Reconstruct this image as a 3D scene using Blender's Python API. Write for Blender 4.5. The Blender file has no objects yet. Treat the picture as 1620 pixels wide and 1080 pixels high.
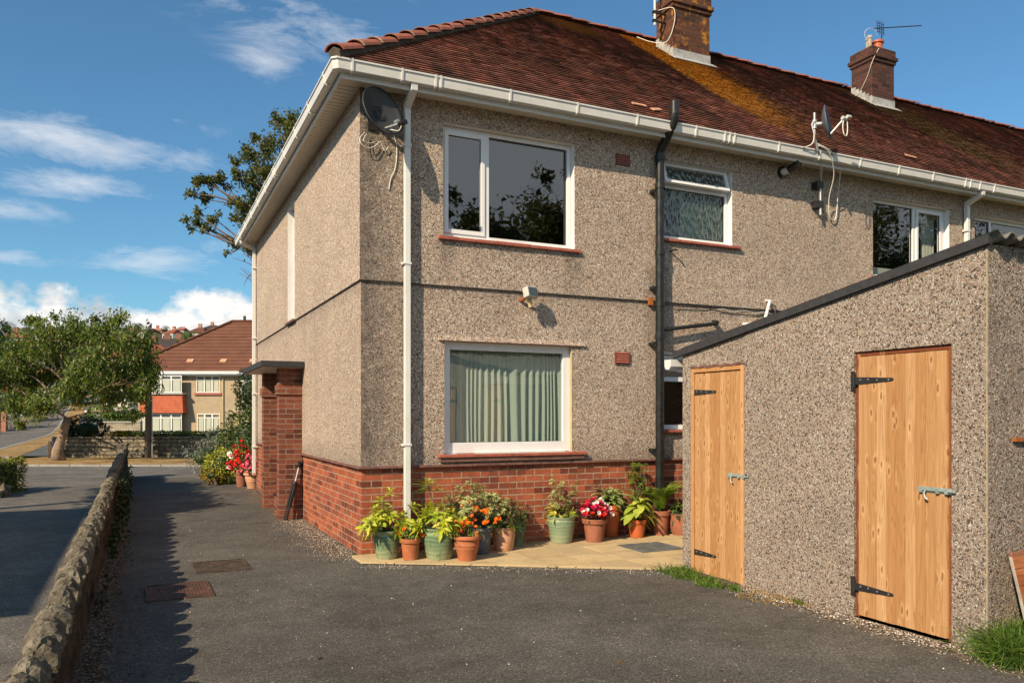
import bpy, math, random
import numpy as np
from mathutils import Vector, Matrix
random.seed(7); rng = np.random.default_rng(7)
S = bpy.context.scene
COL = S.collection
R_ = math.radians

# ------------------------------------------------------------ camera, sky, sun, exposure
CAM = Vector((-2.174, -8.515, 1.547)); YAW = R_(25.2); F = 1244.0
V = Vector((math.sin(YAW), math.cos(YAW), 0)); RT = Vector((math.cos(YAW), -math.sin(YAW), 0))
cd = bpy.data.cameras.new('Camera'); cam = bpy.data.objects.new('Camera', cd); COL.objects.link(cam)
cam.location = CAM; cam.rotation_euler = (R_(90), 0, -YAW)
cd.sensor_width = 36; cd.lens = F / 1620 * 36
cd.shift_y = (657 - 540) / 1620.0
cd.clip_start = 0.05; cd.clip_end = 6000
S.camera = cam
def at(px, D, z=0.0):
    """point at depth D in front of the camera station, px measured across the 1620-wide view"""
    p = CAM + V * D + RT * ((px - 810) / F * D); return Vector((p.x, p.y, z))
def zat(py, D): return CAM.z + (657 - py) / F * D

SUN = Vector((-1.8, -1.0, 1.4)).normalized()
EL = math.asin(SUN.z); ROT = math.atan2(SUN.x, SUN.y)
sl = bpy.data.lights.new('Sun', 'SUN'); so = bpy.data.objects.new('Sun', sl); COL.objects.link(so)
sl.energy = 5.0; sl.angle = R_(0.55); sl.color = (1.0, 0.80, 0.57)
so.rotation_euler = SUN.to_track_quat('Z', 'Y').to_euler()

S.view_settings.view_transform = 'Standard'; S.view_settings.look = 'None'
S.view_settings.exposure = 0.55; S.view_settings.gamma = 1.0

class NT:
    """small node-building helper"""
    def __init__(s, tree): s.t = tree; s.n = tree.nodes; s.l = tree.links
    def set(s, sock, v):
        if isinstance(v, bpy.types.NodeSocket): s.l.new(v, sock)
        elif v is not None:
            if hasattr(sock, 'default_value'):
                try: sock.default_value = v
                except Exception:
                    if isinstance(v, (int, float)): sock.default_value = (v, v, v) if len(sock.default_value) == 3 else (v, v, v, 1)
                    else: sock.default_value = tuple(v)[:3] if len(sock.default_value) == 3 else (*tuple(v)[:3], 1)
    def math(s, op, a, b=None, c=None, clamp=False):
        n = s.n.new('ShaderNodeMath'); n.operation = op; n.use_clamp = clamp
        s.set(n.inputs[0], a); s.set(n.inputs[1], b); s.set(n.inputs[2], c); return n.outputs[0]
    def vmath(s, op, a, b=None, out=0):
        n = s.n.new('ShaderNodeVectorMath'); n.operation = op
        s.set(n.inputs[0], a); s.set(n.inputs[1], b); return n.outputs[out]
    def mix(s, f, a, b, mode='MIX'):
        n = s.n.new('ShaderNodeMix'); n.data_type = 'RGBA'; n.blend_type = mode; n.clamp_factor = True
        s.set(n.inputs[0], f)
        for k, v in ((6, a), (7, b)):
            if not isinstance(v, bpy.types.NodeSocket): v = (*v[:3], 1) if isinstance(v, (tuple, list)) else (v, v, v, 1)
            s.set(n.inputs[k], v)
        return n.outputs[2]
    def noise(s, vec, scale, detail=3, rough=0.55, out=0, dist=0.0):
        n = s.n.new('ShaderNodeTexNoise'); s.set(n.inputs['Vector'], vec); n.inputs['Scale'].default_value = scale
        n.inputs['Detail'].default_value = detail; n.inputs['Roughness'].default_value = rough; n.inputs['Distortion'].default_value = dist
        return n.outputs[out]
    def voro(s, vec, scale, feature='F1', out=0, rnd=1.0):
        n = s.n.new('ShaderNodeTexVoronoi'); n.feature = feature; s.set(n.inputs['Vector'], vec)
        n.inputs['Scale'].default_value = scale; n.inputs['Randomness'].default_value = rnd; return n.outputs[out]
    def ramp(s, f, stops, interp='LINEAR'):
        n = s.n.new('ShaderNodeValToRGB'); n.color_ramp.interpolation = interp; e = n.color_ramp.elements
        while len(e) < len(stops): e.new(0.5)
        for k, (p, c) in enumerate(stops):
            e[k].position = p; e[k].color = (*c, 1) if isinstance(c, (tuple, list)) else (c, c, c, 1)
        s.set(n.inputs[0], f); return n.outputs[0]
    def rng(s, v, a, b, c=0.0, d=1.0):
        n = s.n.new('ShaderNodeMapRange'); n.clamp = True; s.set(n.inputs[0], v)
        for k, x in enumerate((a, b, c, d)): s.set(n.inputs[k + 1], x)
        return n.outputs[0]
    def sep(s, v):
        n = s.n.new('ShaderNodeSeparateXYZ'); s.set(n.inputs[0], v); return n.outputs
    def comb(s, x=0.0, y=0.0, z=0.0):
        n = s.n.new('ShaderNodeCombineXYZ'); s.set(n.inputs[0], x); s.set(n.inputs[1], y); s.set(n.inputs[2], z); return n.outputs[0]
    def bump(s, h, strength=0.5, dist=0.01, normal=None):
        n = s.n.new('ShaderNodeBump'); s.set(n.inputs['Height'], h); n.inputs['Strength'].default_value = strength
        n.inputs['Distance'].default_value = dist; s.set(n.inputs['Normal'], normal); return n.outputs[0]

# world: physical sky, with clouds laid over it by sky direction (azimuth and elevation)
W = bpy.data.worlds.new('World'); S.world = W; W.use_nodes = True
w = NT(W.node_tree); w.n.clear()
sky = w.n.new('ShaderNodeTexSky'); sky.sky_type = 'NISHITA'; sky.sun_disc = False
sky.sun_elevation = EL; sky.sun_rotation = ROT; sky.air_density = 1.0; sky.dust_density = 0.6; sky.ozone_density = 3.0
gen = w.n.new('ShaderNodeTexCoord').outputs['Generated']
d = w.sep(w.vmath('NORMALIZE', gen))
az = w.math('ARCTAN2', d[0], d[1]); el = w.math('ARCSINE', d[2])
skyc = w.mix(1.0, sky.outputs[0], (0.90, 1.36, 1.46), 'MULTIPLY')
nv = w.vmath('MULTIPLY', w.vmath('NORMALIZE', gen), (1, 1, 2.6))
nz = w.noise(nv, 5.5, 6, 0.62, dist=0.4); nzs = w.noise(nv, 2.2, 3, 0.5)
def skyang(px, py):
    a = math.atan((px - 810) / F) + YAW; e = math.atan2((657 - py), math.hypot(F, px - 810)); return a, e
wisp = None
for px, py, rx, ry, st in ((150, 238, 125, 24, .95), (115, 291, 85, 18, .95), (95, 185, 60, 16, .55), (20, 330, 60, 14, .5),
                       (500, 25, 130, 50, .62), (430, 95, 60, 26, .5), (640, 60, 80, 34, .35), (270, 420, 85, 26, .75), (10, 405, 60, 12, .5), (255, 190, 80, 20, .35), (360, 395, 40, 22, .6)):
    a, e = skyang(px, py); ra = rx / F; re = ry / F
    q = w.math('ADD', w.math('POWER', w.math('DIVIDE', w.math('SUBTRACT', az, a), ra), 2.0),
               w.math('POWER', w.math('DIVIDE', w.math('SUBTRACT', el, e), re), 2.0))
    g = w.math('MULTIPLY', w.math('EXPONENT', w.math('MULTIPLY', q, -0.75)), st)
    wisp = g if wisp is None else w.math('MAXIMUM', wisp, g)
wn = w.noise(w.vmath('MULTIPLY', w.vmath('NORMALIZE', gen), (1, 1, 3.2)), 8.0, 7, 0.66, dist=0.35)
wm = w.rng(w.math('ADD', wisp, w.math('MULTIPLY', w.math('SUBTRACT', wn, 0.5), 2.6)), 0.34, 1.35)
wm = w.math('MULTIPLY', wm, w.rng(wisp, 0.03, 0.35))
wm = w.math('MULTIPLY', wm, 0.80)
# low bank of cumulus along the horizon
edge = w.math('ADD', 0.122, w.math('MULTIPLY', w.math('SUBTRACT', w.noise(w.vmath('MULTIPLY', w.vmath('NORMALIZE', gen), (1, 1, 1.2)), 9.0, 5, 0.6), 0.5), 0.16))
bank = w.rng(w.math('SUBTRACT', edge, el), -0.002, 0.014)
# broad grey cloud standing behind the camera, high over the gardens
ab, eb = math.atan2(0.55, -0.83), 0.33
dz = w.math('SUBTRACT', w.math('COSINE', w.math('SUBTRACT', az, ab)), 0.55)
back = w.rng(w.math('ADD', dz, w.math('MULTIPLY', w.math('SUBTRACT', nzs, 0.5), 1.3)), 0.0, 0.35)
back = w.math('MULTIPLY', back, w.rng(el, 0.0, 0.06)); back = w.math('MULTIPLY', back, w.rng(el, 1.0, 0.6))
cshade = w.noise(w.vmath('MULTIPLY', w.vmath('NORMALIZE', gen), (1, 1, 1.6)), 13, 6, 0.62, dist=0.5)
cb = w.ramp(cshade, [(0.30, (4.6, 5.2, 5.8)), (0.46, (7.8, 8.2, 8.5)), (0.60, (11.6, 11.2, 10.7))])
col = w.mix(wm, skyc, (10.0, 10.2, 10.4))
col = w.mix(bank, col, cb)
col = w.mix(w.math('MULTIPLY', back, 0.85), col, (8.6, 8.9, 8.7))
bg = w.n.new('ShaderNodeBackground'); w.set(bg.inputs[0], col); bg.inputs[1].default_value = 0.063
wo = w.n.new('ShaderNodeOutputWorld'); w.l.new(bg.outputs[0], wo.inputs[0])

# ------------------------------------------------------------ materials
MATS = {}
def newmat(name):
    m = bpy.data.materials.new(name); m.use_nodes = True; t = NT(m.node_tree)
    b = m.node_tree.nodes['Principled BSDF']; MATS[name] = m
    t.b = b; t.obj = t.n.new('ShaderNodeTexCoord').outputs['Object']
    t.geo = t.n.new('ShaderNodeNewGeometry'); t.out = m.node_tree.nodes['Material Output']
    return t
def fin(t, col, rough=0.8, normal=None, spec=0.4, metal=0.0):
    t.set(t.b.inputs['Base Color'], (*col[:3], 1) if isinstance(col, (tuple, list)) else col)
    t.set(t.b.inputs['Roughness'], rough); t.set(t.b.inputs['Normal'], normal)
    t.set(t.b.inputs['Specular IOR Level'], spec); t.set(t.b.inputs['Metallic'], metal)
def simple(name, col, rough=0.6, var=0.12, scale=6, spec=0.4, metal=0.0, bump=0.0, dirt=None):
    t = newmat(name)
    n = t.noise(t.obj, scale, 4, 0.6)
    k = t.rng(n, 0.3, 0.7, 1 - var, 1 + var)
    c = t.mix(1.0, (*col, 1), t.comb(k, k, k), 'MULTIPLY')
    if dirt:
        c = t.mix(t.rng(t.noise(t.obj, scale * 2.3, 5, 0.7), 0.5, 0.75, 0, dirt[1]), c, dirt[0])
    nm = t.bump(t.noise(t.obj, scale * 8, 3), bump, 0.004) if bump else None
    fin(t, c, t.rng(n, 0.3, 0.7, rough - 0.08, rough + 0.08), nm, spec, metal)
    return MATS[name]

def facevec(t):
    """in-plane coordinates of a vertical wall: (along, up)"""
    p = t.sep(t.obj); n = t.sep(t.vmath('ABSOLUTE', t.geo.outputs['True Normal']))
    f = t.math('GREATER_THAN', n[0], n[1])
    u = t.math('ADD', t.math('MULTIPLY', f, p[1]), t.math('MULTIPLY', t.math('SUBTRACT', 1.0, f), p[0]))
    return u, p[2]

def pebble(name, warm=(1, 1, 1), scale=84, dirty=0.35, contrast=1.0):
    t = newmat(name)
    wob = t.vmath('ADD', t.obj, t.vmath('MULTIPLY', t.noise(t.obj, 60, 2, out=1), (0.006, 0.006, 0.006)))
    n = t.n.new('ShaderNodeTexVoronoi'); n.feature = 'F1'; t.set(n.inputs['Vector'], wob); n.inputs['Scale'].default_value = scale
    r = t.sep(n.outputs['Color'])[0]
    c = t.ramp(r, [(0.0, (.10, .08, .065)), (.07, (.22, .16, .12)), (.16, (.42, .33, .25)), (.38, (.56, .46, .36)),
                   (.56, (.42, .35, .28)), (.68, (.66, .55, .42)), (.82, (.50, .31, .21)), (.91, (.80, .74, .63))], 'CONSTANT')
    e = t.voro(wob, scale, 'DISTANCE_TO_EDGE')
    c = t.mix(t.rng(e, 0.0, 0.12, 0.62 * contrast, 0), c, (.10, .08, .062))  # shade in the gaps between chips, mixed into the colour at cell edges
    c = t.mix(1.0, c, warm, 'MULTIPLY')
    u, z = facevec(t)
    big = t.noise(t.obj, 1.1, 5, 0.6)
    k = t.rng(big, 0.3, 0.7, 0.90, 1.08); c = t.mix(1.0, c, t.comb(k, k, k), 'MULTIPLY')
    streak = t.noise(t.comb(t.math('MULTIPLY', u, 5.0), t.math('MULTIPLY', z, 0.55), 0.0), 1.0, 5, 0.65)
    c = t.mix(t.rng(streak, 0.56, 0.80, 0, dirty * .7), c, (.11, .10, .085))
    h = t.math('ADD', t.rng(e, 0, 0.3), t.math('MULTIPLY', r, 0.5))
    fin(t, c, 0.85, t.bump(h, .75, 0.005), 0.25)
    return t, c, u, z
t, c, u, z = pebble('pebbledash_wall', (.98, .98, 1.0))
# grime that has run down below the sills, the string course and at the corner of the rear wall
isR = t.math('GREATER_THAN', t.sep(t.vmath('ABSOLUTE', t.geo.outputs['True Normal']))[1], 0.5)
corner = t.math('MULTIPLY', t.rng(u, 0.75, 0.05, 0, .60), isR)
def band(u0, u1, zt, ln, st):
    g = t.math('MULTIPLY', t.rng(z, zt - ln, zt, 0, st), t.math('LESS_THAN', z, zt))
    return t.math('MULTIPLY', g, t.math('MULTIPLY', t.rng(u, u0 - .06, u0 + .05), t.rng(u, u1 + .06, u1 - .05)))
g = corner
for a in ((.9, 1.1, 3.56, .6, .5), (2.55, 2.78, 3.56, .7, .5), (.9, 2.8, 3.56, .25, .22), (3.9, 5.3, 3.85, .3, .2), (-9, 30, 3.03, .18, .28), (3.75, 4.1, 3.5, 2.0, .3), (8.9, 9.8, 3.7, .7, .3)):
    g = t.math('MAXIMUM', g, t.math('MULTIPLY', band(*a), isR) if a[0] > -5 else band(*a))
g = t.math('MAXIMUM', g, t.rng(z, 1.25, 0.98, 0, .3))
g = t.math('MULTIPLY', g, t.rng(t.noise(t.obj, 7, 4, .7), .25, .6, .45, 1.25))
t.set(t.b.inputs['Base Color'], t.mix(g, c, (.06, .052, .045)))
t, c, u, z = pebble('pebbledash_shed', (.74, .76, .79), 90, 0.25, 1.45)
g = t.math('MAXIMUM', t.rng(z, .22, .0, 0, .0), t.rng(t.noise(t.obj, 1.7, 5, .65), .50, .78, 0, .35))
t.set(t.b.inputs['Base Color'], t.mix(g, c, (.12, .105, .09)))

def bricks(name, c1, c2, c3, mortar, bw=0.2375, bh=0.075, off=0.0, stain=0.4, msize=0.009):
    t = newmat(name); u, z = facevec(t)
    wob = t.math('MULTIPLY', t.math('SUBTRACT', t.noise(t.obj, 11, 2), 0.5), 0.006)
    vec = t.comb(u, t.math('ADD', t.math('ADD', z, off), wob), 0.0)
    b = t.n.new('ShaderNodeTexBrick'); t.set(b.inputs['Vector'], vec)
    b.inputs['Scale'].default_value = 1; b.inputs['Brick Width'].default_value = bw; b.inputs['Row Height'].default_value = bh
    b.inputs['Mortar Size'].default_value = msize; b.inputs['Mortar Smooth'].default_value = 0.25; b.inputs['Bias'].default_value = -0.1
    b.offset = 0.5; b.inputs['Color1'].default_value = (0, 0, 0, 1); b.inputs['Color2'].default_value = (1, 1, 1, 1); b.inputs['Mortar'].default_value = (.5, .5, .5, 1)
    # a random number per brick from its row and column
    row = t.math('FLOOR', t.math('DIVIDE', t.math('ADD', z, off), bh))
    par = t.math('MULTIPLY', t.math('MODULO', t.math('ABSOLUTE', row), 2.0), 0.5)
    colm = t.math('FLOOR', t.math('SUBTRACT', t.math('DIVIDE', u, bw), par))
    wn_ = t.n.new('ShaderNodeTexWhiteNoise'); wn_.noise_dimensions = '2D'; t.set(wn_.inputs['Vector'], t.comb(colm, row, 0.0)); r = wn_.outputs[0]
    c = t.ramp(r, [(0, c1), (.35, c2), (.6, c3), (.8, c2), (.95, tuple(x * .5 for x in c1))])
    k = t.rng(t.noise(t.obj, 38, 4, .65), .3, .7, .78, 1.18); c = t.mix(1.0, c, t.comb(k, k, k), 'MULTIPLY')
    c = t.mix(t.rng(t.noise(t.obj, 3.1, 5, .7), .5, .75, 0, stain), c, (.05, .035, .03))
    mk = b.outputs['Fac']
    miss = t.rng(t.noise(t.obj, 9, 3), .35, .62, .35, 1)
    c = t.mix(t.math('MULTIPLY', mk, miss), c, mortar)
    h = t.math('ADD', t.math('SUBTRACT', 1.0, mk), t.math('MULTIPLY', t.noise(t.obj, 70, 3), .25))
    fin(t, c, .82, t.bump(h, .8, .006), .25)
    return t, c, u, z
t, c, u, z = bricks('brick_plinth', (.27, .068, .034), (.38, .105, .048), (.14, .04, .028), (.36, .28, .19), off=.0, msize=.0075)
# white salt bloom low on the side wall
eff = t.math('MULTIPLY', t.rng(t.noise(t.comb(t.math('MULTIPLY', u, 3.0), z, 4.0), 4, 5, .7), .55, .75, 0, .55), t.rng(z, .9, .5))
t.set(t.b.inputs['Base Color'], t.mix(eff, c, (.42, .30, .24)))
bricks('brick_porch', (.17, .052, .032), (.23, .075, .042), (.10, .034, .025), (.24, .18, .13), msize=.008)
t, c, u, z = bricks('brick_chimney', (.085, .030, .018), (.13, .048, .025), (.05, .022, .015), (.05, .042, .032), stain=.7, msize=.012)
c2 = t.mix(t.rng(t.noise(t.obj, 6, 5, .7), .53, .66, 0, .85), c, (.42, .19, .02)); t.set(t.b.inputs['Base Color'], c2)
t, c, u, z = bricks('brick_chimney_plain', (.075, .030, .022), (.11, .042, .030), (.045, .022, .018), (.04, .035, .03), stain=.6, msize=.012)
bricks('brick_far', (.3, .1, .06), (.36, .13, .08), (.25, .09, .06), (.3, .25, .2))

simple('upvc_white', (.66, .66, .63), .32, .04, 3, dirt=((.45, .42, .36), .25))
simple('upvc_frame', (.68, .69, .69), .25, .03, 3)
simple('gutter_white', (.60, .60, .57), .4, .06, 2.5, dirt=((.40, .38, .33), .4))
simple('soffit_white', (.62, .58, .50), .5, .05, 4)
simple('reveal_paint', (.70, .69, .66), .7, .05, 5, dirt=((.45, .42, .36), .3))
simple('reveal_tan', (.40, .32, .18), .8, .12, 9)
simple('black_plastic', (.012, .013, .013), .34, .25, 8, dirt=((.09, .085, .07), .35))
simple('dark_metal', (.03, .03, .032), .45, .2, 20, metal=.3)
simple('galvanised', (.42, .44, .44), .42, .15, 25, metal=.6)
simple('zinc_bolt', (.36, .44, .42), .4, .15, 25, metal=.5)
simple('sill_tile', (.34, .10, .065), .55, .2, 8, bump=.2, dirt=((.06, .03, .03), .7))
simple('dirty_tile', (.17, .085, .065), .7, .3, 14, bump=.3, dirt=((.05, .045, .04), .8))
simple('airbrick', (.16, .035, .02), .7, .2, 15)
simple('lead', (.30, .31, .30), .6, .3, 9, dirt=((.55, .55, .5), .5))
simple('felt_black', (.03, .031, .034), .85, .3, 18, bump=.5)
simple('dish_grey', (.035, .038, .042), .5, .15, 9)
simple('dish_face', (.075, .09, .11), .5, .15, 9)
simple('cable_white', (.62, .60, .53), .5, .08, 10)
simple('cable_black', (.03, .03, .03), .6, .08, 10)
simple('lamp_body', (.45, .47, .44), .5, .08, 10)
simple('rust', (.30, .09, .02), .8, .35, 30, bump=.3)
simple('terracotta', (.36, .115, .045), .7, .2, 9, bump=.15, dirt=((.45, .28, .18), .35))
simple('terracotta_dull', (.27, .10, .055), .7, .2, 9, bump=.15, dirt=((.14, .07, .04), .5))
simple('terracotta_pale', (.50, .27, .16), .8, .2, 9, bump=.3, dirt=((.30, .14, .08), .5))
simple('plastic_orange', (.42, .10, .03), .5, .12, 9)
simple('tub_grey', (.10, .11, .12), .55, .2, 9)
simple('soil', (.035, .022, .014), .95, .4, 30, bump=.8)
simple('pale_curtain', (.55, .55, .50), .8, .08, 4)
simple('dark_room', (.05, .045, .04), .95, .1, 2)
simple('bark', (.115, .085, .06), .9, .4, 9, bump=.9)
simple('bark_pale', (.25, .18, .13), .9, .35, 7, bump=.9, dirt=((.10, .09, .05), .6))
simple('pole_wood', (.115, .10, .085), .85, .3, 5, bump=.4)
simple('stone_post', (.33, .30, .24), .9, .2, 9, bump=.6)
simple('kerb_stone', (.28, .27, .245), .9, .2, 6, bump=.4)
simple('render_tan', (.36, .285, .19), .9, .1, 2, dirt=((.20, .16, .11), .4))
simple('render_cream', (.55, .50, .40), .9, .1, 2)
simple('render_white', (.62, .62, .58), .9, .1, 2)
simple('car_paint', (.05, .16, .19), .25, .05, 2, spec=.7)
simple('rubber', (.02, .02, .02), .8, .1, 9)
simple('steel_blue', (.08, .12, .2), .4, .1, 3)

# glazed green pots: hand-painted bands running round
for nm, dark, pale in (('glaze_green', (.045, .115, .06), (.26, .32, .18)), ('glaze_pale', (.10, .17, .10), (.28, .33, .21)), ('glaze_dark', (.012, .05, .035), (.02, .07, .045))):
    t = newmat(nm); p = t.sep(t.obj)
    zz = t.math('ADD', p[2], t.math('MULTIPLY', t.noise(t.obj, 7, 3), .05))
    b1 = t.noise(t.comb(0.0, 0.0, t.math('MULTIPLY', zz, 1.0)), 26, 3, .6)
    c = t.mix(t.rng(b1, .38, .62), dark, pale)
    c = t.mix(t.rng(zz, .15, .05, 0, .8), c, (.30, .33, .20))
    c = t.mix(t.rng(t.noise(t.vmath('MULTIPLY', t.obj, (30, 30, 4)), 1, 3), .58, .7, 0, .6), c, dark)
    fin(t, c, .18, t.bump(t.noise(t.comb(0.0, 0.0, zz), 90, 2), .3, .003), .6)

# window glass
def glass(name, ior=2.35, tint=(.75, .8, .78), frost=False):
    t = newmat(name); t.n.remove(t.b)
    # two-sided Schlick reflectance (the Fresnel node would black out light arriving from behind the pane)
    cs = t.math('ABSOLUTE', t.vmath('DOT_PRODUCT', t.geo.outputs['Incoming'], t.geo.outputs['Normal'], out=1)); f0 = ((ior - 1) / (ior + 1)) ** 2
    fr = t.math('ADD', f0, t.math('MULTIPLY', 1 - f0, t.math('POWER', t.math('SUBTRACT', 1.0, cs), 5.0)))
    gl = t.n.new('ShaderNodeBsdfGlossy'); gl.inputs['Roughness'].default_value = 0.012; gl.inputs['Color'].default_value = (.95, .97, 1, 1)
    wav = t.bump(t.noise(t.obj, 2.6, 2, .4), .05, .03); t.set(gl.inputs['Normal'], wav)
    if frost:
        pv = t.vmath('MULTIPLY', t.obj, (24, 24, 9)); n = t.voro(pv, 1.0, 'F1')
        tr = t.n.new('ShaderNodeBsdfPrincipled'); tr.inputs['Base Color'].default_value = (.05, .10, .09, 1); tr.inputs['Roughness'].default_value = .22
        bn = t.bump(n, .9, .02); t.set(tr.inputs['Normal'], bn); gl.inputs['Roughness'].default_value = .1; t.set(gl.inputs['Normal'], bn)
        t.set(tr.inputs['Base Color'], t.mix(t.rng(n, .1, .6), (.012, .028, .026), (.045, .085, .08)))
        tp_ = t.n.new('ShaderNodeBsdfTransparent'); m2 = t.n.new('ShaderNodeMixShader'); m2.inputs[0].default_value = .3; t.l.new(tr.outputs[0], m2.inputs[1]); t.l.new(tp_.outputs[0], m2.inputs[2]); tr = m2
    else:
        tr = t.n.new('ShaderNodeBsdfTransparent'); tr.inputs[0].default_value = (*tint, 1)
    mx = t.n.new('ShaderNodeMixShader'); t.l.new(fr, mx.inputs[0]); t.l.new(tr.outputs[0], mx.inputs[1]); t.l.new(gl.outputs[0], mx.inputs[2])
    t.l.new(mx.outputs[0], t.out.inputs[0])
glass('glass'); glass('glass_frosted', 1.7, frost=True)
simple('glass_far', (.05, .06, .055), .06, .1, 2, spec=.9)
simple('blind_pale', (.40, .42, .34), .8, .08, 2)

# green curtain cloth
t = newmat('curtain_green'); c = t.mix(t.rng(t.noise(t.vmath('MULTIPLY', t.obj, (1, 1, 60)), 6, 2), .3, .7, 0, .3), (.46, .53, .47), (.37, .44, .39))
fin(t, c, .85, None, .15)

# tarmac
def tarmac(name, base, fleck=.5, scale=1.0):
    t = newmat(name)
    e = t.voro(t.obj, 130 * scale, 'F1', 1); r = t.sep(e)[0]
    c = t.ramp(r, [(0, tuple(x * .55 for x in base)), (.3, tuple(x * .85 for x in base)), (.6, base), (.84, tuple(x * 1.4 for x in base)), (.985, tuple(x * 2.6 for x in base))], 'CONSTANT')
    big = t.noise(t.obj, .55, 5, .62); k = t.rng(big, .3, .7, .72, 1.25); c = t.mix(1.0, c, t.comb(k, k, k), 'MULTIPLY')
    md = t.noise(t.obj, 3.2, 6, .7); k = t.rng(md, .3, .72, .80, 1.2); c = t.mix(1.0, c, t.comb(k, k, k), 'MULTIPLY')
    # pale chips shed by the walls
    wn_ = t.sep(t.voro(t.obj, 42, 'F1', 1)); dd = t.voro(t.obj, 42, 'F1', 0)
    dens = t.rng(t.noise(t.obj, 1.3, 4, .6), .35, .7, .990, .955)
    chip = t.math('MULTIPLY', t.math('GREATER_THAN', wn_[1], dens), t.math('LESS_THAN', dd, .24))
    c = t.mix(t.math('MULTIPLY', chip, fleck), c, (.55, .50, .43))
    moss = t.rng(t.noise(t.vmath('MULTIPLY', t.obj, (.8, 1.6, 1)), 1.3, 7, .75), .54, .70, 0, .6); c = t.mix(moss, c, (.035, .028, .018))
    h = t.math('ADD', t.voro(t.obj, 130 * scale, 'F1'), t.math('MULTIPLY', t.noise(t.obj, 9, 4), 1.4))
    fin(t, c, .9, t.bump(h, .65, .006), .2)
    return t, c
t, c = tarmac('tarmac_drive', (.104, .098, .086))
p = t.sep(t.obj)
# brown moss and shed grit along the foot of the walls
nn = t.noise(t.obj, 4, 5, .7)
def near(ax, v, wd): return t.rng(t.math('ABSOLUTE', t.math('SUBTRACT', p[ax], v)), wd, 0.0)
e1 = t.math('MULTIPLY', near(0, -.05, .60), t.rng(p[1], -.8, .3)); e2 = t.math('MULTIPLY', near(0, 2.72, .42), t.rng(p[1], -1.8, -2.2)); e3 = near(0, -2.46, .22)
e = t.math('MAXIMUM', e1, t.math('MAXIMUM', e2, e3))
em = t.rng(t.math('ADD', e, t.math('MULTIPLY', nn, .9)), .8, 1.25, 0, .85)
cc = t.ramp(t.sep(t.voro(t.obj, 75, 'F1', 1))[0], [(0, (.03, .022, .015)), (.35, (.07, .045, .03)), (.55, (.16, .12, .085)), (.75, (.34, .28, .22)), (.92, (.05, .035, .025))], 'CONSTANT')
t.set(t.b.inputs['Base Color'], t.mix(em, c, cc))
tarmac('tarmac_old', (.15, .142, .128), .25)
tarmac('tarmac_road', (.15, .142, .13), .15, .6)
tarmac('pavement_grey', (.12, .125, .125), .1, .8)

# dry verge and ground
t = newmat('dry_grass'); n1 = t.noise(t.obj, .9, 6, .7); n2 = t.noise(t.obj, 16, 5, .75)
c = t.ramp(n1, [(.32, (.10, .075, .03)), (.44, (.26, .17, .07)), (.56, (.40, .27, .12)), (.70, (.13, .12, .035))])
k = t.rng(n2, .3, .7, .45, 1.4); c = t.mix(1.0, c, t.comb(k, k, k), 'MULTIPLY'); fin(t, c, .95, t.bump(n2, .9, .04), .1)
t = newmat('earth_ground'); n1 = t.noise(t.obj, .05, 6, .7); n2 = t.noise(t.obj, 3, 5, .75)
c = t.ramp(n1, [(.35, (.05, .065, .022)), (.52, (.10, .10, .04)), (.65, (.16, .14, .06))])
k = t.rng(n2, .3, .7, .6, 1.3); c = t.mix(1.0, c, t.comb(k, k, k), 'MULTIPLY'); fin(t, c, .95, t.bump(n2, .8, .1), .1)

# yellow paving
t = newmat('paving_yellow'); r = t.geo.outputs['Random Per Island']
c = t.ramp(r, [(0, (.44, .33, .18)), (.5, (.52, .40, .22)), (1, (.40, .31, .18))])
c = t.mix(t.rng(t.noise(t.obj, 3.5, 6, .7), .45, .75, 0, .55), c, (.24, .19, .12))
k = t.rng(t.noise(t.obj, 60, 4, .7), .3, .7, .85, 1.12); c = t.mix(1.0, c, t.comb(k, k, k), 'MULTIPLY')
fin(t, c, .85, t.bump(t.noise(t.obj, 40, 4), .4, .003), .25)
simple('joint_dirt', (.035, .027, .018), .95, .4, 25, bump=.5)

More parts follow.
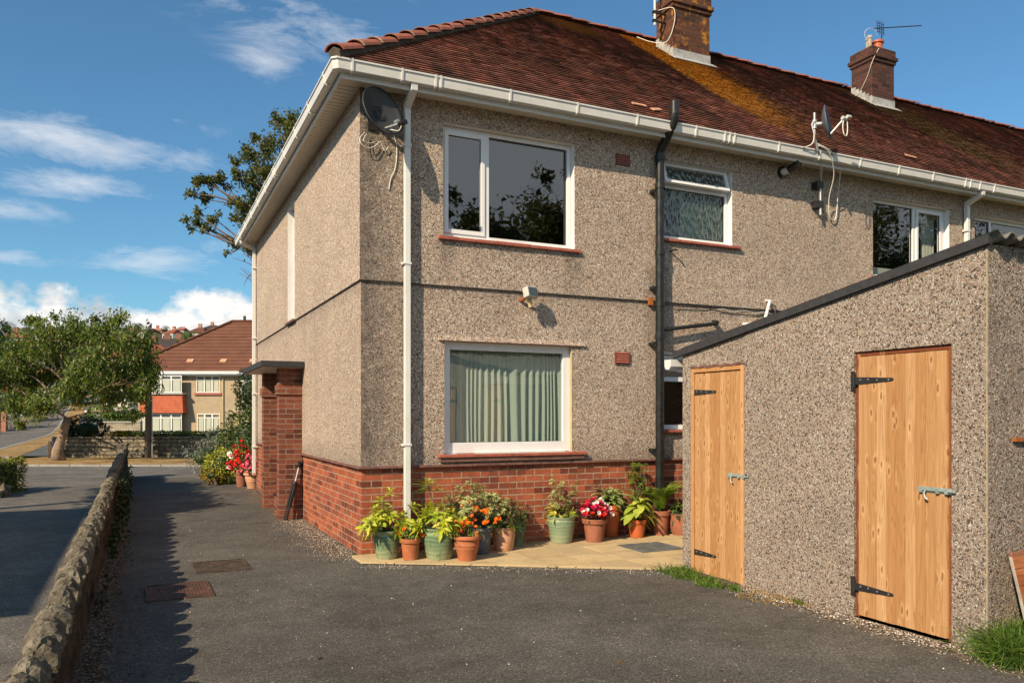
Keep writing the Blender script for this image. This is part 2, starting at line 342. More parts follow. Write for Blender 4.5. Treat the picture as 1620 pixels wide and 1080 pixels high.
# roof tiles (each tile is its own island)
def tiles(name, cols, moss=.5, lich=True):
    t = newmat(name); r = t.geo.outputs['Random Per Island']; p = t.sep(t.obj)
    c = t.ramp(r, cols)
    k = t.rng(t.noise(t.obj, 30, 4, .7), .3, .7, .7, 1.25); c = t.mix(1.0, c, t.comb(k, k, k), 'MULTIPLY')
    # dark lichen in patches running down the slope
    v = t.comb(t.math('MULTIPLY', p[0], 1.0), t.math('MULTIPLY', p[1], .38), 0.0)
    m1 = t.noise(v, 1.7, 9, .76, dist=.3)
    m1 = t.math('ADD', m1, t.rng(p[2], 6.0, 8.8, 0, .07))
    c = t.mix(t.rng(m1, .42, .66, .12, moss), c, (.028, .02, .014))
    if lich:
        for x0, x1, st, cc, zt in ((6.0, 8.1, 1.0, (.46, .22, .03), 8.9), (11.6, 14.2, .7, (.17, .12, .04), 8.9)):
            u1 = t.rng(p[0], x0 - .1, x0 + .25); u2 = t.rng(p[0], x1, x0 + .55)
            g = t.math('MULTIPLY', t.math('MULTIPLY', u1, u2), t.rng(p[1], -.2, 1.9, .25, 1.3))
            g = t.math('ADD', g, t.math('MULTIPLY', t.math('SUBTRACT', t.noise(t.vmath('MULTIPLY', t.obj, (1.0, .6, .6)), 10, 9, .88), .5), 3.2))
            g = t.rng(g, .36, .85, 0, st)
            g = t.math('MULTIPLY', g, t.math('MULTIPLY', t.rng(p[0], x0 - .25, x0), t.rng(p[0], x1 + .4, x1 - .3)))
            vc = t.rng(t.noise(t.obj, 26, 5, .8), .36, .62, .22, 1.35)
            c = t.mix(g, c, t.mix(1.0, cc, t.comb(vc, vc, vc), 'MULTIPLY'))
        ap = t.rng(t.vmath('LENGTH', t.vmath('SUBTRACT', t.obj, (4.9, 3.9, 8.6)), out=1), 1.3, .2)
        g = t.rng(t.math('ADD', ap, t.math('MULTIPLY', t.noise(t.obj, 6, 5, .7), .9)), 1.0, 1.35, 0, .6)
        c = t.mix(g, c, (.22, .12, .02))
    fin(t, c, .85, t.bump(t.noise(t.obj, 60, 3), .3, .004), .2)
tiles('roof_tiles', [(0, (.20, .078, .052)), (.3, (.26, .098, .062)), (.55, (.15, .060, .044)), (.8, (.36, .15, .10)), (1, (.12, .050, .038))], .84)
tiles('ridge_tiles', [(0, (.30, .10, .065)), (.5, (.38, .13, .085)), (1, (.22, .08, .06))], .35, False)
simple('mortar_dark', (.10, .085, .06), .9, .3, 20, bump=.4)
simple('mortar_pale', (.30, .25, .17), .9, .3, 20, bump=.4)
t = newmat('asbestos_grey'); c = t.mix(t.rng(t.noise(t.obj, 9, 5, .7), .4, .7), (.20, .195, .17), (.09, .085, .07)); fin(t, c, .9, t.bump(t.noise(t.obj, 50, 3), .4, .003), .2)

# softwood boards
def wood(name, base, dark, boardw=.085, axis=1, grain=1.0):
    t = newmat(name); p = t.sep(t.obj)
    a = p[axis]; idx = t.math('FLOOR', t.math('DIVIDE', a, boardw))
    rb = t.geo.outputs['Random Per Island']
    zz = t.math('ADD', p[2], t.math('MULTIPLY', rb, 17.0))
    gv = t.comb(t.math('MULTIPLY', a, 26.0), 0.0, t.math('MULTIPLY', zz, 1.1))
    g1 = t.noise(t.comb(t.math('MULTIPLY', a, 15.0), 0.0, t.math('MULTIPLY', zz, .55)), 1.3, 3, .5, dist=.7)
    rings = t.math('FRACT', t.math('MULTIPLY', g1, 13.0))
    c = t.mix(rb, tuple(x * y for x, y in zip(base, (1.12, 1.14, 1.2))), tuple(x * y for x, y in zip(base, (.80, .68, .55))))
    c = t.mix(t.rng(rings, .45, .95, 0, .55 * grain), c, dark)
    c = t.mix(t.rng(t.noise(t.comb(t.math('MULTIPLY', a, 90.0), 0.0, t.math('MULTIPLY', zz, 2.0)), 1, 3, .6), .4, .7, 0, .25), c, dark)
    # knots
    kv = t.comb(t.math('ADD', t.math('MULTIPLY', a, 17.0), t.math('MULTIPLY', rb, 9.0)), t.math('MULTIPLY', zz, 5.4), 0.0); kv = t.vmath('ADD', kv, t.vmath('MULTIPLY', t.noise(t.obj, 22, 3, .6, out=1), (.34, .34, 0)))
    vn = t.n.new('ShaderNodeTexVoronoi'); vn.voronoi_dimensions = '2D'; t.set(vn.inputs['Vector'], kv); vn.inputs['Scale'].default_value = 1.0
    kd = t.math('ADD', vn.outputs[0], t.rng(t.sep(vn.outputs[1])[2], .72, .74, 1.0, 0.0))
    c = t.mix(t.rng(kd, .17, .09, 0, .75), c, (.20, .085, .03))
    c = t.mix(t.math('MULTIPLY', t.rng(kd, .42, .2), t.rng(kd, .15, .2, 0, .4)), c, (.60, .40, .21))
    fin(t, c, .62, t.bump(t.math('ADD', rings, t.noise(gv, 8, 2)), .25, .002), .3)
wood('door_pine', (.47, .29, .14), (.23, .10, .035)); wood('frame_pine', (.50, .29, .13), (.36, .17, .06), .3)
wood('frame_red', (.20, .065, .025), (.10, .03, .015), .3)
t = newmat('cedar_board'); p = t.sep(t.obj); idx = t.math('FLOOR', t.math('DIVIDE', p[2], .107)); wn_ = t.n.new('ShaderNodeTexWhiteNoise'); wn_.noise_dimensions = '1D'; t.set(wn_.inputs['W'], idx)
c = t.ramp(wn_.outputs[0], [(0, (.27, .085, .03)), (.5, (.36, .13, .05)), (1, (.22, .10, .06))])
k = t.rng(t.noise(t.vmath('MULTIPLY', t.obj, (3, 3, 26)), 2, 5, .7), .3, .7, .65, 1.25); c = t.mix(1.0, c, t.comb(k, k, k), 'MULTIPLY'); fin(t, c, .7, None, .3)

# rough stone of the low walls
for nm, a, b_, cc in (('stone_coping', (.17, .148, .108), (.28, .245, .18), (.07, .06, .042)), ('stone_wall_body', (.085, .06, .042), (.13, .095, .065), (.04, .03, .022))):
    t = newmat(nm); n1 = t.noise(t.obj, 6, 6, .7); c = t.ramp(n1, [(.32, cc), (.5, a), (.66, b_)])
    k = t.rng(t.noise(t.obj, 55, 4, .75), .3, .7, .6, 1.3); c = t.mix(1.0, c, t.comb(k, k, k), 'MULTIPLY')
    c = t.mix(t.rng(t.noise(t.obj, 2.4, 5, .7), .55, .7, 0, .5), c, (.05, .055, .02))
    h = t.math('ADD', t.noise(t.obj, 40, 5, .75), t.math('MULTIPLY', n1, 1.5)); fin(t, c, .93, t.bump(h, 1.0, .02), .2)
t = newmat('garden_stone'); u, z = facevec(t)
b = t.n.new('ShaderNodeTexBrick'); t.set(b.inputs['Vector'], t.comb(t.math('ADD', u, t.math('MULTIPLY', t.noise(t.obj, 3, 3), .25)), t.math('ADD', z, t.math('MULTIPLY', t.noise(t.obj, 4, 3), .09)), 0.0)); b.inputs['Scale'].default_value = 1
b.inputs['Brick Width'].default_value = .36; b.inputs['Row Height'].default_value = .15; b.inputs['Mortar Size'].default_value = .02
b.inputs['Color1'].default_value = (.20, .17, .12, 1); b.inputs['Color2'].default_value = (.33, .29, .22, 1); b.inputs['Mortar'].default_value = (.09, .075, .055, 1)
c = t.mix(t.rng(t.noise(t.obj, 5, 5, .75), .42, .62, 0, .75), b.outputs[0], (.07, .062, .04)); fin(t, c, .9, t.bump(t.math('ADD', t.math('SUBTRACT', 1.0, b.outputs[1]), t.noise(t.obj, 25, 4)), .9, .03), .2)
bricks('block_wall', (.30, .26, .19), (.36, .31, .23), (.26, .22, .16), (.18, .15, .11), .4, .15)

t = newmat('rusty_cover'); p = t.sep(t.obj)
c = t.ramp(t.noise(t.obj, 5, 6, .75), [(.35, (.045, .032, .025)), (.52, (.10, .05, .034)), (.68, (.17, .075, .045))])
fin(t, c, .75, t.bump(t.noise(t.obj, 80, 3), .5, .004), .35, .2)
t = newmat('dull_cover'); c = t.ramp(t.noise(t.obj, 7, 6, .75), [(.35, (.035, .028, .022)), (.52, (.075, .052, .038)), (.68, (.11, .075, .05))]); fin(t, c, .8, t.bump(t.noise(t.obj, 80, 3), .5, .004), .3, .1)
simple('cover_steel', (.13, .14, .14), .6, .3, 8, metal=.2, dirt=((.25, .21, .14), .6))

# roofs of other houses
def farroof(name, a, b_, bh=.3):
    t = newmat(name); p = t.sep(t.obj)
    zf = t.math('FRACT', t.math('DIVIDE', p[2], bh))
    c = t.mix(t.rng(t.noise(t.obj, 1.2, 5, .6), .35, .65), a, b_)
    c = t.mix(t.rng(zf, .30, .0, 0, .9), c, tuple(x * .2 for x in a)); fin(t, c, .85, t.bump(zf, .6, .05), .2)
farroof('roof_brown', (.115, .05, .032), (.15, .066, .042), .27); farroof('roof_red', (.30, .09, .05), (.24, .08, .05), .3)
farroof('roof_slate', (.05, .045, .045), (.08, .065, .06), .3); farroof('roof_orange', (.40, .16, .09), (.30, .12, .07), .3)
t = newmat('bay_tiles'); p = t.sep(t.obj); zf = t.math('FRACT', t.math('DIVIDE', p[2], .17))
c = t.mix(t.rng(t.noise(t.obj, 3, 5, .6), .35, .65), (.34, .075, .03), (.43, .11, .045)); c = t.mix(t.rng(zf, .3, 0, 0, .7), c, (.12, .03, .02)); fin(t, c, .8)

# leaves
def leafmat(name, cols, trans=.28, rough=.5, edge=None, veins=False):
    t = newmat(name); r = t.geo.outputs['Random Per Island']
    c = t.ramp(r, [(k / (len(cols) - 1), q) for k, q in enumerate(cols)])
    k = t.rng(t.noise(t.obj, 9 if not edge else 60, 3), .3, .7, .75, 1.25); c = t.mix(1.0, c, t.comb(k, k, k), 'MULTIPLY')
    if edge:   # pale margins: stored as the leaf's own across-coordinate
        uv = t.n.new('ShaderNodeAttribute'); uv.attribute_name = 'across'
        f = uv.outputs['Fac']
        c = t.mix(t.rng(f, edge[1], edge[2]), c, edge[0]) if not veins else t.mix(t.rng(f, edge[2], edge[1]), c, edge[0])
    fin(t, c, rough, None, .35)
    tl = t.n.new('ShaderNodeBsdfTranslucent'); t.set(tl.inputs[0], c)
    mx = t.n.new('ShaderNodeMixShader'); mx.inputs[0].default_value = trans
    t.l.new(t.b.outputs[0], mx.inputs[1]); t.l.new(tl.outputs[0], mx.inputs[2]); t.l.new(mx.outputs[0], t.out.inputs[0])
leafmat('leaf_cherry', [(.05, .10, .015), (.10, .165, .022), (.18, .23, .035), (.055, .11, .018), (.32, .33, .09)], .4)
leafmat('leaf_oak', [(.05, .08, .015), (.09, .12, .02), (.15, .15, .03), (.07, .09, .02), (.20, .17, .04)], .35)
leafmat('leaf_dark', [(.018, .035, .012), (.035, .06, .016), (.02, .045, .014)], .2)
leafmat('leaf_behind', [(.06, .08, .012), (.11, .13, .02), (.18, .18, .03)], .35)
leafmat('leaf_camellia', [(.03, .055, .012), (.06, .10, .018), (.10, .14, .03), (.20, .21, .06)], .2, .35)
leafmat('leaf_yellow', [(.30, .32, .03), (.42, .42, .05), (.20, .26, .03), (.50, .46, .08)], .35)
leafmat('leaf_silver', [(.16, .18, .13), (.24, .25, .18), (.30, .28, .20)], .25)
leafmat('leaf_hedge', [(.10, .13, .02), (.20, .23, .03), (.34, .33, .05)], .3)
leafmat('leaf_autumn', [(.35, .24, .03), (.20, .20, .03), (.42, .20, .03)], .3)
leafmat('leaf_green', [(.07, .14, .02), (.12, .20, .03), (.20, .26, .05)], .3)
leafmat('leaf_fern', [(.12, .21, .02), (.20, .30, .03), (.32, .38, .06)], .4)
leafmat('leaf_choisya', [(.42, .48, .03), (.58, .60, .05), (.24, .36, .03), (.70, .66, .12)], .4)
leafmat('leaf_variegated', [(.10, .17, .03), (.16, .22, .04), (.12, .18, .04)], .3, edge=((.66, .62, .30), .35, .75))
leafmat('leaf_hosta', [(.10, .19, .03), (.16, .26, .04)], .3, edge=((.62, .66, .28), .45, .8))
leafmat('leaf_hosta_gold', [(.34, .42, .05), (.46, .50, .08), (.28, .38, .05)], .35)
leafmat('leaf_bronze', [(.06, .03, .015), (.08, .07, .02), (.05, .09, .02)], .25)
leafmat('leaf_dead', [(.14, .06, .02), (.09, .045, .02), (.2, .09, .03)], .2)
leafmat('grass_blade', [(.035, .085, .008), (.06, .13, .012), (.09, .18, .02), (.20, .22, .05)], .3)
leafmat('grass_dry', [(.30, .20, .08), (.42, .29, .12), (.22, .15, .06)], .3)
leafmat('petal_orange', [(.80, .16, .01), (.90, .25, .01), (.75, .10, .01)], .2)
leafmat('petal_red', [(.75, .01, .01), (.62, .01, .015), (.85, .04, .02)], .2)
leafmat('petal_pink', [(.80, .10, .18), (.85, .25, .32), (.70, .05, .12)], .2)
leafmat('petal_crimson', [(.45, .01, .05), (.60, .02, .10), (.30, .01, .03)], .2)
leafmat('petal_white', [(.80, .78, .74), (.85, .75, .75)], .2)
leafmat('petal_yellow', [(.75, .50, .05), (.80, .60, .10)], .2)
leafmat('chip_stone', [(.55, .50, .42), (.30, .24, .18), (.70, .66, .58), (.14, .10, .07), (.42, .30, .21)], 0.0, .9)

# ------------------------------------------------------------ mesh helpers
class MB:
    def __init__(s): s.v = []; s.f = []
    def add(s, vs, fs):
        o = len(s.v); s.v += [tuple(x) for x in vs]; s.f += [tuple(i + o for i in f) for f in fs]; return s
    def quad(s, *p): return s.add(p, [tuple(range(len(p)))])
    def box(s, x0, x1, y0, y1, z0, z1, M=None):
        vs = [Vector((x, y, z)) for z in (z0, z1) for x, y in ((x0, y0), (x1, y0), (x1, y1), (x0, y1))]
        if M is not None: vs = [M @ v for v in vs]
        return s.add(vs, [(3, 2, 1, 0), (4, 5, 6, 7), (0, 1, 5, 4), (1, 2, 6, 5), (2, 3, 7, 6), (3, 0, 4, 7)])
    def prism(s, poly, a, b, axis):
        """extrude a 2-D outline along x, y or z from a to b"""
        n = len(poly)
        def P(p, t): return {'x': (t, p[0], p[1]), 'y': (p[0], t, p[1]), 'z': (p[0], p[1], t)}[axis]
        vs = [P(p, a) for p in poly] + [P(p, b) for p in poly]
        return s.add(vs, [tuple(range(n))[::-1], tuple(range(n, 2 * n))] + [(i, (i + 1) % n, n + (i + 1) % n, n + i) for i in range(n)])
    def sweep(s, pts, prof_pts_fn, closed_prof=True, caps=True):
        rings = [prof_pts_fn(i) for i in range(len(pts))]; n = len(rings[0]); vs = [p for r in rings for p in r]; fs = []
        for i in range(len(rings) - 1):
            for k in range(n if closed_prof else n - 1):
                a = i * n + k; b = i * n + (k + 1) % n; fs.append((a, b, b + n, a + n))
        if caps and closed_prof: fs += [tuple(range(n))[::-1], tuple(range((len(rings) - 1) * n, len(rings) * n))]
        return s.add(vs, fs)
    def tube(s, pts, r, seg=8, caps=True):
        pts = [Vector(p) for p in pts]; rs = r if isinstance(r, (list, tuple)) else [r] * len(pts)
        tan = [((pts[min(i + 1, len(pts) - 1)] - pts[max(i - 1, 0)])).normalized() for i in range(len(pts))]
        nrm = tan[0].orthogonal().normalized(); fr = []
        for t in tan:
            nrm = (nrm - t * nrm.dot(t))
            nrm = nrm.normalized() if nrm.length > 1e-6 else t.orthogonal().normalized()
            fr.append((nrm.copy(), t.cross(nrm)))
        def ring(i):
            return [pts[i] + (fr[i][0] * math.cos(2 * math.pi * k / seg) + fr[i][1] * math.sin(2 * math.pi * k / seg)) * rs[i] for k in range(seg)]
        return s.sweep(pts, ring, True, caps)
    def lathe(s, prof, c, seg=28, cap=True, flute=0):
        n = len(prof); vs = []
        for k in range(seg):
            a = 2 * math.pi * k / seg
            for r, z in prof:
                rr = r * (1 + (flute * (k % 2)))
                vs.append((c[0] + rr * math.cos(a), c[1] + rr * math.sin(a), c[2] + z))
        fs = [(k * n + i, ((k + 1) % seg) * n + i, ((k + 1) % seg) * n + i + 1, k * n + i + 1) for k in range(seg) for i in range(n - 1)]
        if cap: fs.append(tuple(k * n for k in range(seg))[::-1])
        return s.add(vs, fs)
    def disc(s, c, r, seg=20, z=0.0, bump=0.0):
        vs = [(c[0] + r * math.cos(2 * math.pi * k / seg), c[1] + r * math.sin(2 * math.pi * k / seg), c[2] + z) for k in range(seg)]
        return s.add(vs + [(c[0], c[1], c[2] + z + bump)], [(k, (k + 1) % seg, seg) for k in range(seg)])
    def build(s, name, mat, parent=None, smooth=False, bevel=0.0, label=None, kind=None, recenter=False, cols=None):
        me = bpy.data.meshes.new(name); vs = s.v; off = Vector((0, 0, 0))
        if recenter:
            a = np.array(vs); off = Vector((float(a[:, 0].mean()), float(a[:, 1].mean()), float(a[:, 2].min())))
            vs = [tuple(x) for x in (a - np.array(off))]
        me.from_pydata(vs, [], s.f); me.update()
        return link(me, name, mat, parent, smooth, bevel, label, kind, off)
def link(me, name, mat, parent=None, smooth=False, bevel=0.0, label=None, kind=None, off=None):
    me.materials.append(MATS[mat])
    if smooth:
        me.polygons.foreach_set('use_smooth', [True] * len(me.polygons))
    o = bpy.data.objects.new(name, me); COL.objects.link(o)
    if off is not None: o.location = off
    if smooth == 'auto':
        md = o.modifiers.new('split', 'EDGE_SPLIT'); md.split_angle = R_(38)
    if bevel:
        b = o.modifiers.new('bevel', 'BEVEL'); b.width = bevel; b.segments = 2; b.limit_method = 'ANGLE'; b.angle_limit = R_(40)
    if parent is not None:
        o.parent = parent
        o.matrix_parent_inverse = Matrix.Translation(-Vector(parent.location)) if parent.parent is None else Matrix.Identity(4)
    if label: o['label'] = label
    if kind: o['kind'] = kind
    return o
def thing(name, label, cat, loc=(0, 0, 0), group=None):
    o = bpy.data.objects.new(name, None); COL.objects.link(o); o.location = loc; o.empty_display_size = .2
    o['label'] = label; o['category'] = cat
    if group: o['group'] = group
    return o
def tag(o, label, cat, group=None):
    o['label'] = label; o['category'] = cat
    if group: o['group'] = group
    return o
def smooth_path(pts, n=5):
    P_ = [Vector(p) for p in pts]; P_ = [P_[0]] + P_ + [P_[-1]]; out = []
    for i in range(1, len(P_) - 2):
        for k in range(n):
            t_ = k / n; a_, b_, c_, d_ = P_[i - 1:i + 3]
            out.append(.5 * ((2 * b_) + (c_ - a_) * t_ + (2 * a_ - 5 * b_ + 4 * c_ - d_) * t_ ** 2 + (3 * b_ - a_ - 3 * c_ + d_) * t_ ** 3))
    return out + [P_[-1]]
def struct(name, mb, mat, kind='structure', **k): return mb.build(name, mat, kind=kind, **k)

def leaf_mesh(P, A, N, L, Wd, rows=((0, .04), (.4, 1), (.75, .75), (1, .03)), droop=.25, fold=.15):
    """many leaf blades: base points P, directions A, face normals N, lengths L, widths Wd"""
    P = np.asarray(P, float); A = np.asarray(A, float); N = np.asarray(N, float); n = len(P)
    L = np.broadcast_to(np.asarray(L, float), (n,))[:, None]; Wd = np.broadcast_to(np.asarray(Wd, float), (n,))[:, None]
    A = A / (np.linalg.norm(A, axis=1, keepdims=True) + 1e-9); B = np.cross(A, N); B /= (np.linalg.norm(B, axis=1, keepdims=True) + 1e-9); N2 = np.cross(B, A)
    R = len(rows); V_ = np.zeros((n, R * 3, 3)); ac = []
    for i, (t_, w_) in enumerate(rows):
        c = P + A * L * t_ ; c = c + np.array([0, 0, -1.0]) * (L * droop * t_ * t_)
        for j, sgn in enumerate((-1, 0, 1)):
            V_[:, i * 3 + j] = c + B * (Wd * .5 * w_ * sgn) + N2 * (Wd * fold * (abs(sgn)) * w_); ac.append(abs(sgn))
    fs = []
    for i in range(R - 1):
        for j in range(2): a = i * 3 + j; fs.append((a, a + 1, a + 4, a + 3))
    fs = np.array(fs); Fm = (fs[None] + (np.arange(n) * R * 3)[:, None, None]).reshape(-1, 4)
    return V_.reshape(-1, 3), Fm, np.tile(np.array(ac, float), n)
def diamond_mesh(P, A, N, L, Wd):
    P = np.asarray(P, float); A = np.asarray(A, float); N = np.asarray(N, float); n = len(P)
    L = np.broadcast_to(np.asarray(L, float), (n,))[:, None]; Wd = np.broadcast_to(np.asarray(Wd, float), (n,))[:, None]
    A = A / (np.linalg.norm(A, axis=1, keepdims=True) + 1e-9); B = np.cross(A, N); B /= (np.linalg.norm(B, axis=1, keepdims=True) + 1e-9); N2 = np.cross(B, A)
    V_ = np.stack([P, P + A * L * .45 + B * Wd * .5 + N2 * Wd * .15, P + A * L - np.array([0, 0, 1.]) * L * .12, P + A * L * .45 - B * Wd * .5 + N2 * Wd * .15], 1)
    Fm = (np.array([[0, 1, 2, 3]])[None] + (np.arange(n) * 4)[:, None, None]).reshape(-1, 4)
    return V_.reshape(-1, 3), Fm, None
def np_obj(name, arr, mat, parent=None, **k):
    Vv, Ff, ac = arr; me = bpy.data.meshes.new(name)
    me.vertices.add(len(Vv)); me.vertices.foreach_set('co', Vv.astype(np.float32).ravel())
    me.loops.add(Ff.size); me.loops.foreach_set('vertex_index', Ff.astype(np.int32).ravel())
    me.polygons.add(len(Ff)); me.polygons.foreach_set('loop_start', (np.arange(len(Ff)) * Ff.shape[1]).astype(np.int32))
    me.update(calc_edges=True); me.validate()
    if ac is not None:
        at_ = me.attributes.new('across', 'FLOAT', 'POINT'); at_.data.foreach_set('value', ac.astype(np.float32))
    return link(me, name, mat, parent, **k)
def rdir(n, up=0.0):
    v = rng.normal(size=(n, 3)); v[:, 2] += up; return v / np.linalg.norm(v, axis=1, keepdims=True)

# ------------------------------------------------------------ ground, roads and paths
def depth_of(x, y): return (x - CAM.x) * V.x + (y - CAM.y) * V.y
def hgt(D):
    s = max(0.0, D - 56.0)
    if s < 18: h = .0036 * s * s
    elif s < 270: h = 1.166 + .122 * (s - 18)
    else: h = 31.9 - .02 * (s - 270)
    return h
mb = MB(); Ds = [-60, -30, -10, 0, 10, 20, 30, 40, 50, 56, 59, 62, 65, 68, 71, 74, 78, 84, 92, 105, 125, 160, 200, 260, 326, 420, 700, 1500, 4000]
us = [-4000, -1500, -700, -400, -250, -150, -90, -50, -25, 0, 25, 60, 120, 300, 900, 4000]
for D in Ds:
    for u in us:
        p = CAM + V * D + RT * u; und = .0 if D < 90 else 1.8 * math.sin(u * .03 + D * .011) + 1.2 * math.sin(u * .071 - D * .02)
        mb.v.append((p.x, p.y, hgt(D) + und - .008 - (.12 if D < -9 else 0)))
nu = len(us)
mb.f += [(i * nu + j, i * nu + j + 1, (i + 1) * nu + j + 1, (i + 1) * nu + j) for i in range(len(Ds) - 1) for j in range(nu - 1)]
struct('ground', mb, 'earth_ground')

def strip(name, outline, z, mat, sub=None):
    mb = MB(); mb.quad(*[(p[0], p[1], z) for p in outline]); return struct(name, mb, mat)
a = at(810, 15.9)
# side road crossing in front, lying across the view between depths 16.6 and 24.6
def P(u, D, z=0.0): p = CAM + V * D + RT * u; return Vector((p.x, p.y, z))
strip('driveway', [(-2.6, -14), (9, -14), (9, 0.3), (.3, .3), (.3, 17.5), P(-4.2, 24.6), P(-16, 24.6), (-2.6, 12.9)][0:0] or
      [(-2.56, -14), (9, -14), (9, .2), (.2, .2), (.2, 18.6), (-2.56, 19.9)], 0.0, 'tarmac_drive')
strip('neighbour_driveway', [(-9, -14), (-2.56, -14), (-2.56, 17.2), (-9, 20.4)][::1], 0.001, 'tarmac_old')
strip('side_road', [P(-60, 19.4), P(6, 19.4), P(6, 23.8), P(-60, 23.8)], 0.005, 'tarmac_road')
mb = MB()
vv = [P(-17.2, 23.95), P(6, 23.95), P(6, 28.9), P(-17.2, 28.9)]
struct('verge', mb.quad(*[(p.x, p.y, .03) for p in vv]), 'dry_grass')
mb = MB()
for k in range(26):
    u = -18 + k * .92; M = Matrix.Translation(P(u, 23.83)) @ Matrix.Rotation(-YAW, 4, 'Z'); mb.box(0, .9, 0, .12, -.02, .06, M)
struct('kerb', mb, 'kerb_stone')
# main road climbing away on the left
def road(name, offs, mat, lift, D0=24.5):
    mb = MB(); Dl = [D0, 30, 36, 44, 52, 56, 59, 62, 65, 68, 71, 74, 80, 92, 110, 140]
    for D in Dl:
        c = -22.8 - .5 * (D - 35)
        for o_ in offs: q = P(c + o_ * 1.12, D); mb.v.append((q.x, q.y, hgt(D) + lift))
    mb.f += [(2 * i, 2 * i + 1, 2 * i + 3, 2 * i + 2) for i in range(len(Dl) - 1)]; return struct(name, mb, mat)
road('road', (-6.3, 0), 'tarmac_road', .012)
road('road_kerb', (0, .14), 'kerb_stone', .09)
road('roadside_verge', (.14, 1.5), 'dry_grass', .07, 27)
road('pavement', (1.5, 3.6), 'pavement_grey', .06, 28.9)
road('far_pavement', (-8.6, -6.3), 'pavement_grey', .08)

# yellow paving by the back wall
mb = MB(); jb = MB()
def inpoly(x, y): return y > -.40 - .592 * (x + .08) and x > -.12
g = .456
for i in range(-1, 12):
    for j in range(0, 6):
        x0 = 1.57 - 4 * g + i * g + .004; y1 = .0 - j * g + .344 - .0; x1 = x0 + g - .014; y0 = y1 - g + .014
        poly = [(x0, y0), (x1, y0), (x1, y1), (x0, y1)]
        # clip the slab to the diagonal edge and to the wall
        def clip(poly, f):
            out = []
            for k in range(len(poly)):
                a_, b_ = poly[k], poly[(k + 1) % len(poly)]; fa, fb = f(*a_), f(*b_)
                if fa >= 0: out.append(a_)
                if (fa >= 0) != (fb >= 0): t_ = fa / (fa - fb); out.append((a_[0] + (b_[0] - a_[0]) * t_, a_[1] + (b_[1] - a_[1]) * t_))
            return out
        for f in (lambda x, y: y - (-.44 - .60 * (x + .08)), lambda x, y: x + .10, lambda x, y: -.005 - y if x > -9 else 1, lambda x, y: 4.6 - x, lambda x, y: y + 2.06):
            poly = clip(poly, f)
            if len(poly) < 3: break
        if len(poly) >= 3: mb.prism(poly[::1], .0, .022 + rng.uniform(-.002, .002), 'z')
struct('paving', mb, 'paving_yellow')
jb.quad((-.1, -.45, .006), (2.6, -2.04, .006), (4.6, -2.04, .006), (4.6, -.003, .006), (-.1, -.003, .006)); struct('paving_bed', jb, 'joint_dirt')

# ------------------------------------------------------------ the terraced house
house = thing('terraced_house', 'pebbledashed two-storey house with a brick plinth and hipped red tiled roof beside the drive', 'house', (0, 0, 0))
ZS = 3.03; ZE = 5.14; YB = 8.75; XR = 24.0
UW = (.95, 2.68, 3.60, 4.91); LW = (.975, 2.66, 1.10, 2.41); BW = (3.99, 5.17, 3.87, 4.90); BL = (3.99, 5.2, 1.36, 2.41); W3 = (7.9, 9.64, 3.66, 4.88); W4 = (10.27, 12.3, 3.7, 4.86); W5 = (14.2, 15.9, 3.7, 4.86)
def panel(mb, axis, c, u0, u1, z0, z1, holes, flip=False):
    us_ = sorted({u0, u1, *[h for q in holes for h in q[:2] if u0 < h < u1]}); zs = sorted({z0, z1, *[h for q in holes for h in q[2:] if z0 < h < z1]})
    for i in range(len(us_) - 1):
        for j in range(len(zs) - 1):
            uc = (us_[i] + us_[i + 1]) / 2; zc = (zs[j] + zs[j + 1]) / 2
            if any(q[0] < uc < q[1] and q[2] < zc < q[3] for q in holes): continue
            a_, b_, d_, e_ = us_[i], us_[i + 1], zs[j], zs[j + 1]
            ps = [(a_, d_), (b_, d_), (b_, e_), (a_, e_)]
            if flip: ps = ps[::-1]
            mb.quad(*[(p[0], c, p[1]) if axis == 'y' else (c, p[0], p[1]) for p in ps])
SL = (4.05, 4.68, 3.05, 4.9)  # tall slit window in the side wall
mb = MB(); e = .018
panel(mb, 'y', 0, 0, XR, .98, ZS, [LW, BL]); panel(mb, 'y', -e, -e, XR, ZS, 5.3, [UW, BW, W3, W4, W5])
panel(mb, 'x', 0, 0, YB, .98, ZS, [], True); panel(mb, 'x', -e, -e, YB, ZS, 5.3, [SL], True)
mb.quad((-e, -e, ZS), (XR, -e, ZS), (XR, 0, ZS), (0, 0, ZS)); mb.quad((-e, -e, ZS), (0, 0, ZS), (0, YB, ZS), (-e, YB, ZS))
panel(mb, 'y', YB, 0, XR, 0, 5.3, [], True); panel(mb, 'x', XR, 0, YB, 0, 5.3, [])
wall = mb.build('wall', 'pebbledash_wall', house)
mb = MB(); dk = .045  # thin drip under the upper coat, coloured black for its shadow line
mb.box(-e - .006, XR, -e - .006, -e + .004, ZS - .002, ZS + .009); mb.box(-e - .003, -e + .004, -e - .006, YB, ZS - .001, ZS + .006)
mb.build('drip_shade_bead', 'cable_black', house)
mb = MB(); panel(mb, 'y', .012, .012, XR, -.1, .98, []); panel(mb, 'x', .012, .012, YB, -.1, .98, [], True); mb.build('plinth', 'brick_plinth', house)
mb = MB(); y = -.03   # ledge of tiles on top of the plinth
for k in range(100):
    x = -.035 + k * .225
    if x < XR: mb.box(x, x + .22, -.035 + rng.uniform(-.006, .006), .03, .958, .985 + rng.uniform(-.003, .003))
for k in range(38):
    y = .01 + k * .225
    if y < YB: mb.box(-.035 + rng.uniform(-.006, .006), .03, y, y + .22, .958, .985 + rng.uniform(-.003, .003))
mb.build('plinth_ledge', 'dirty_tile', house, bevel=.004)
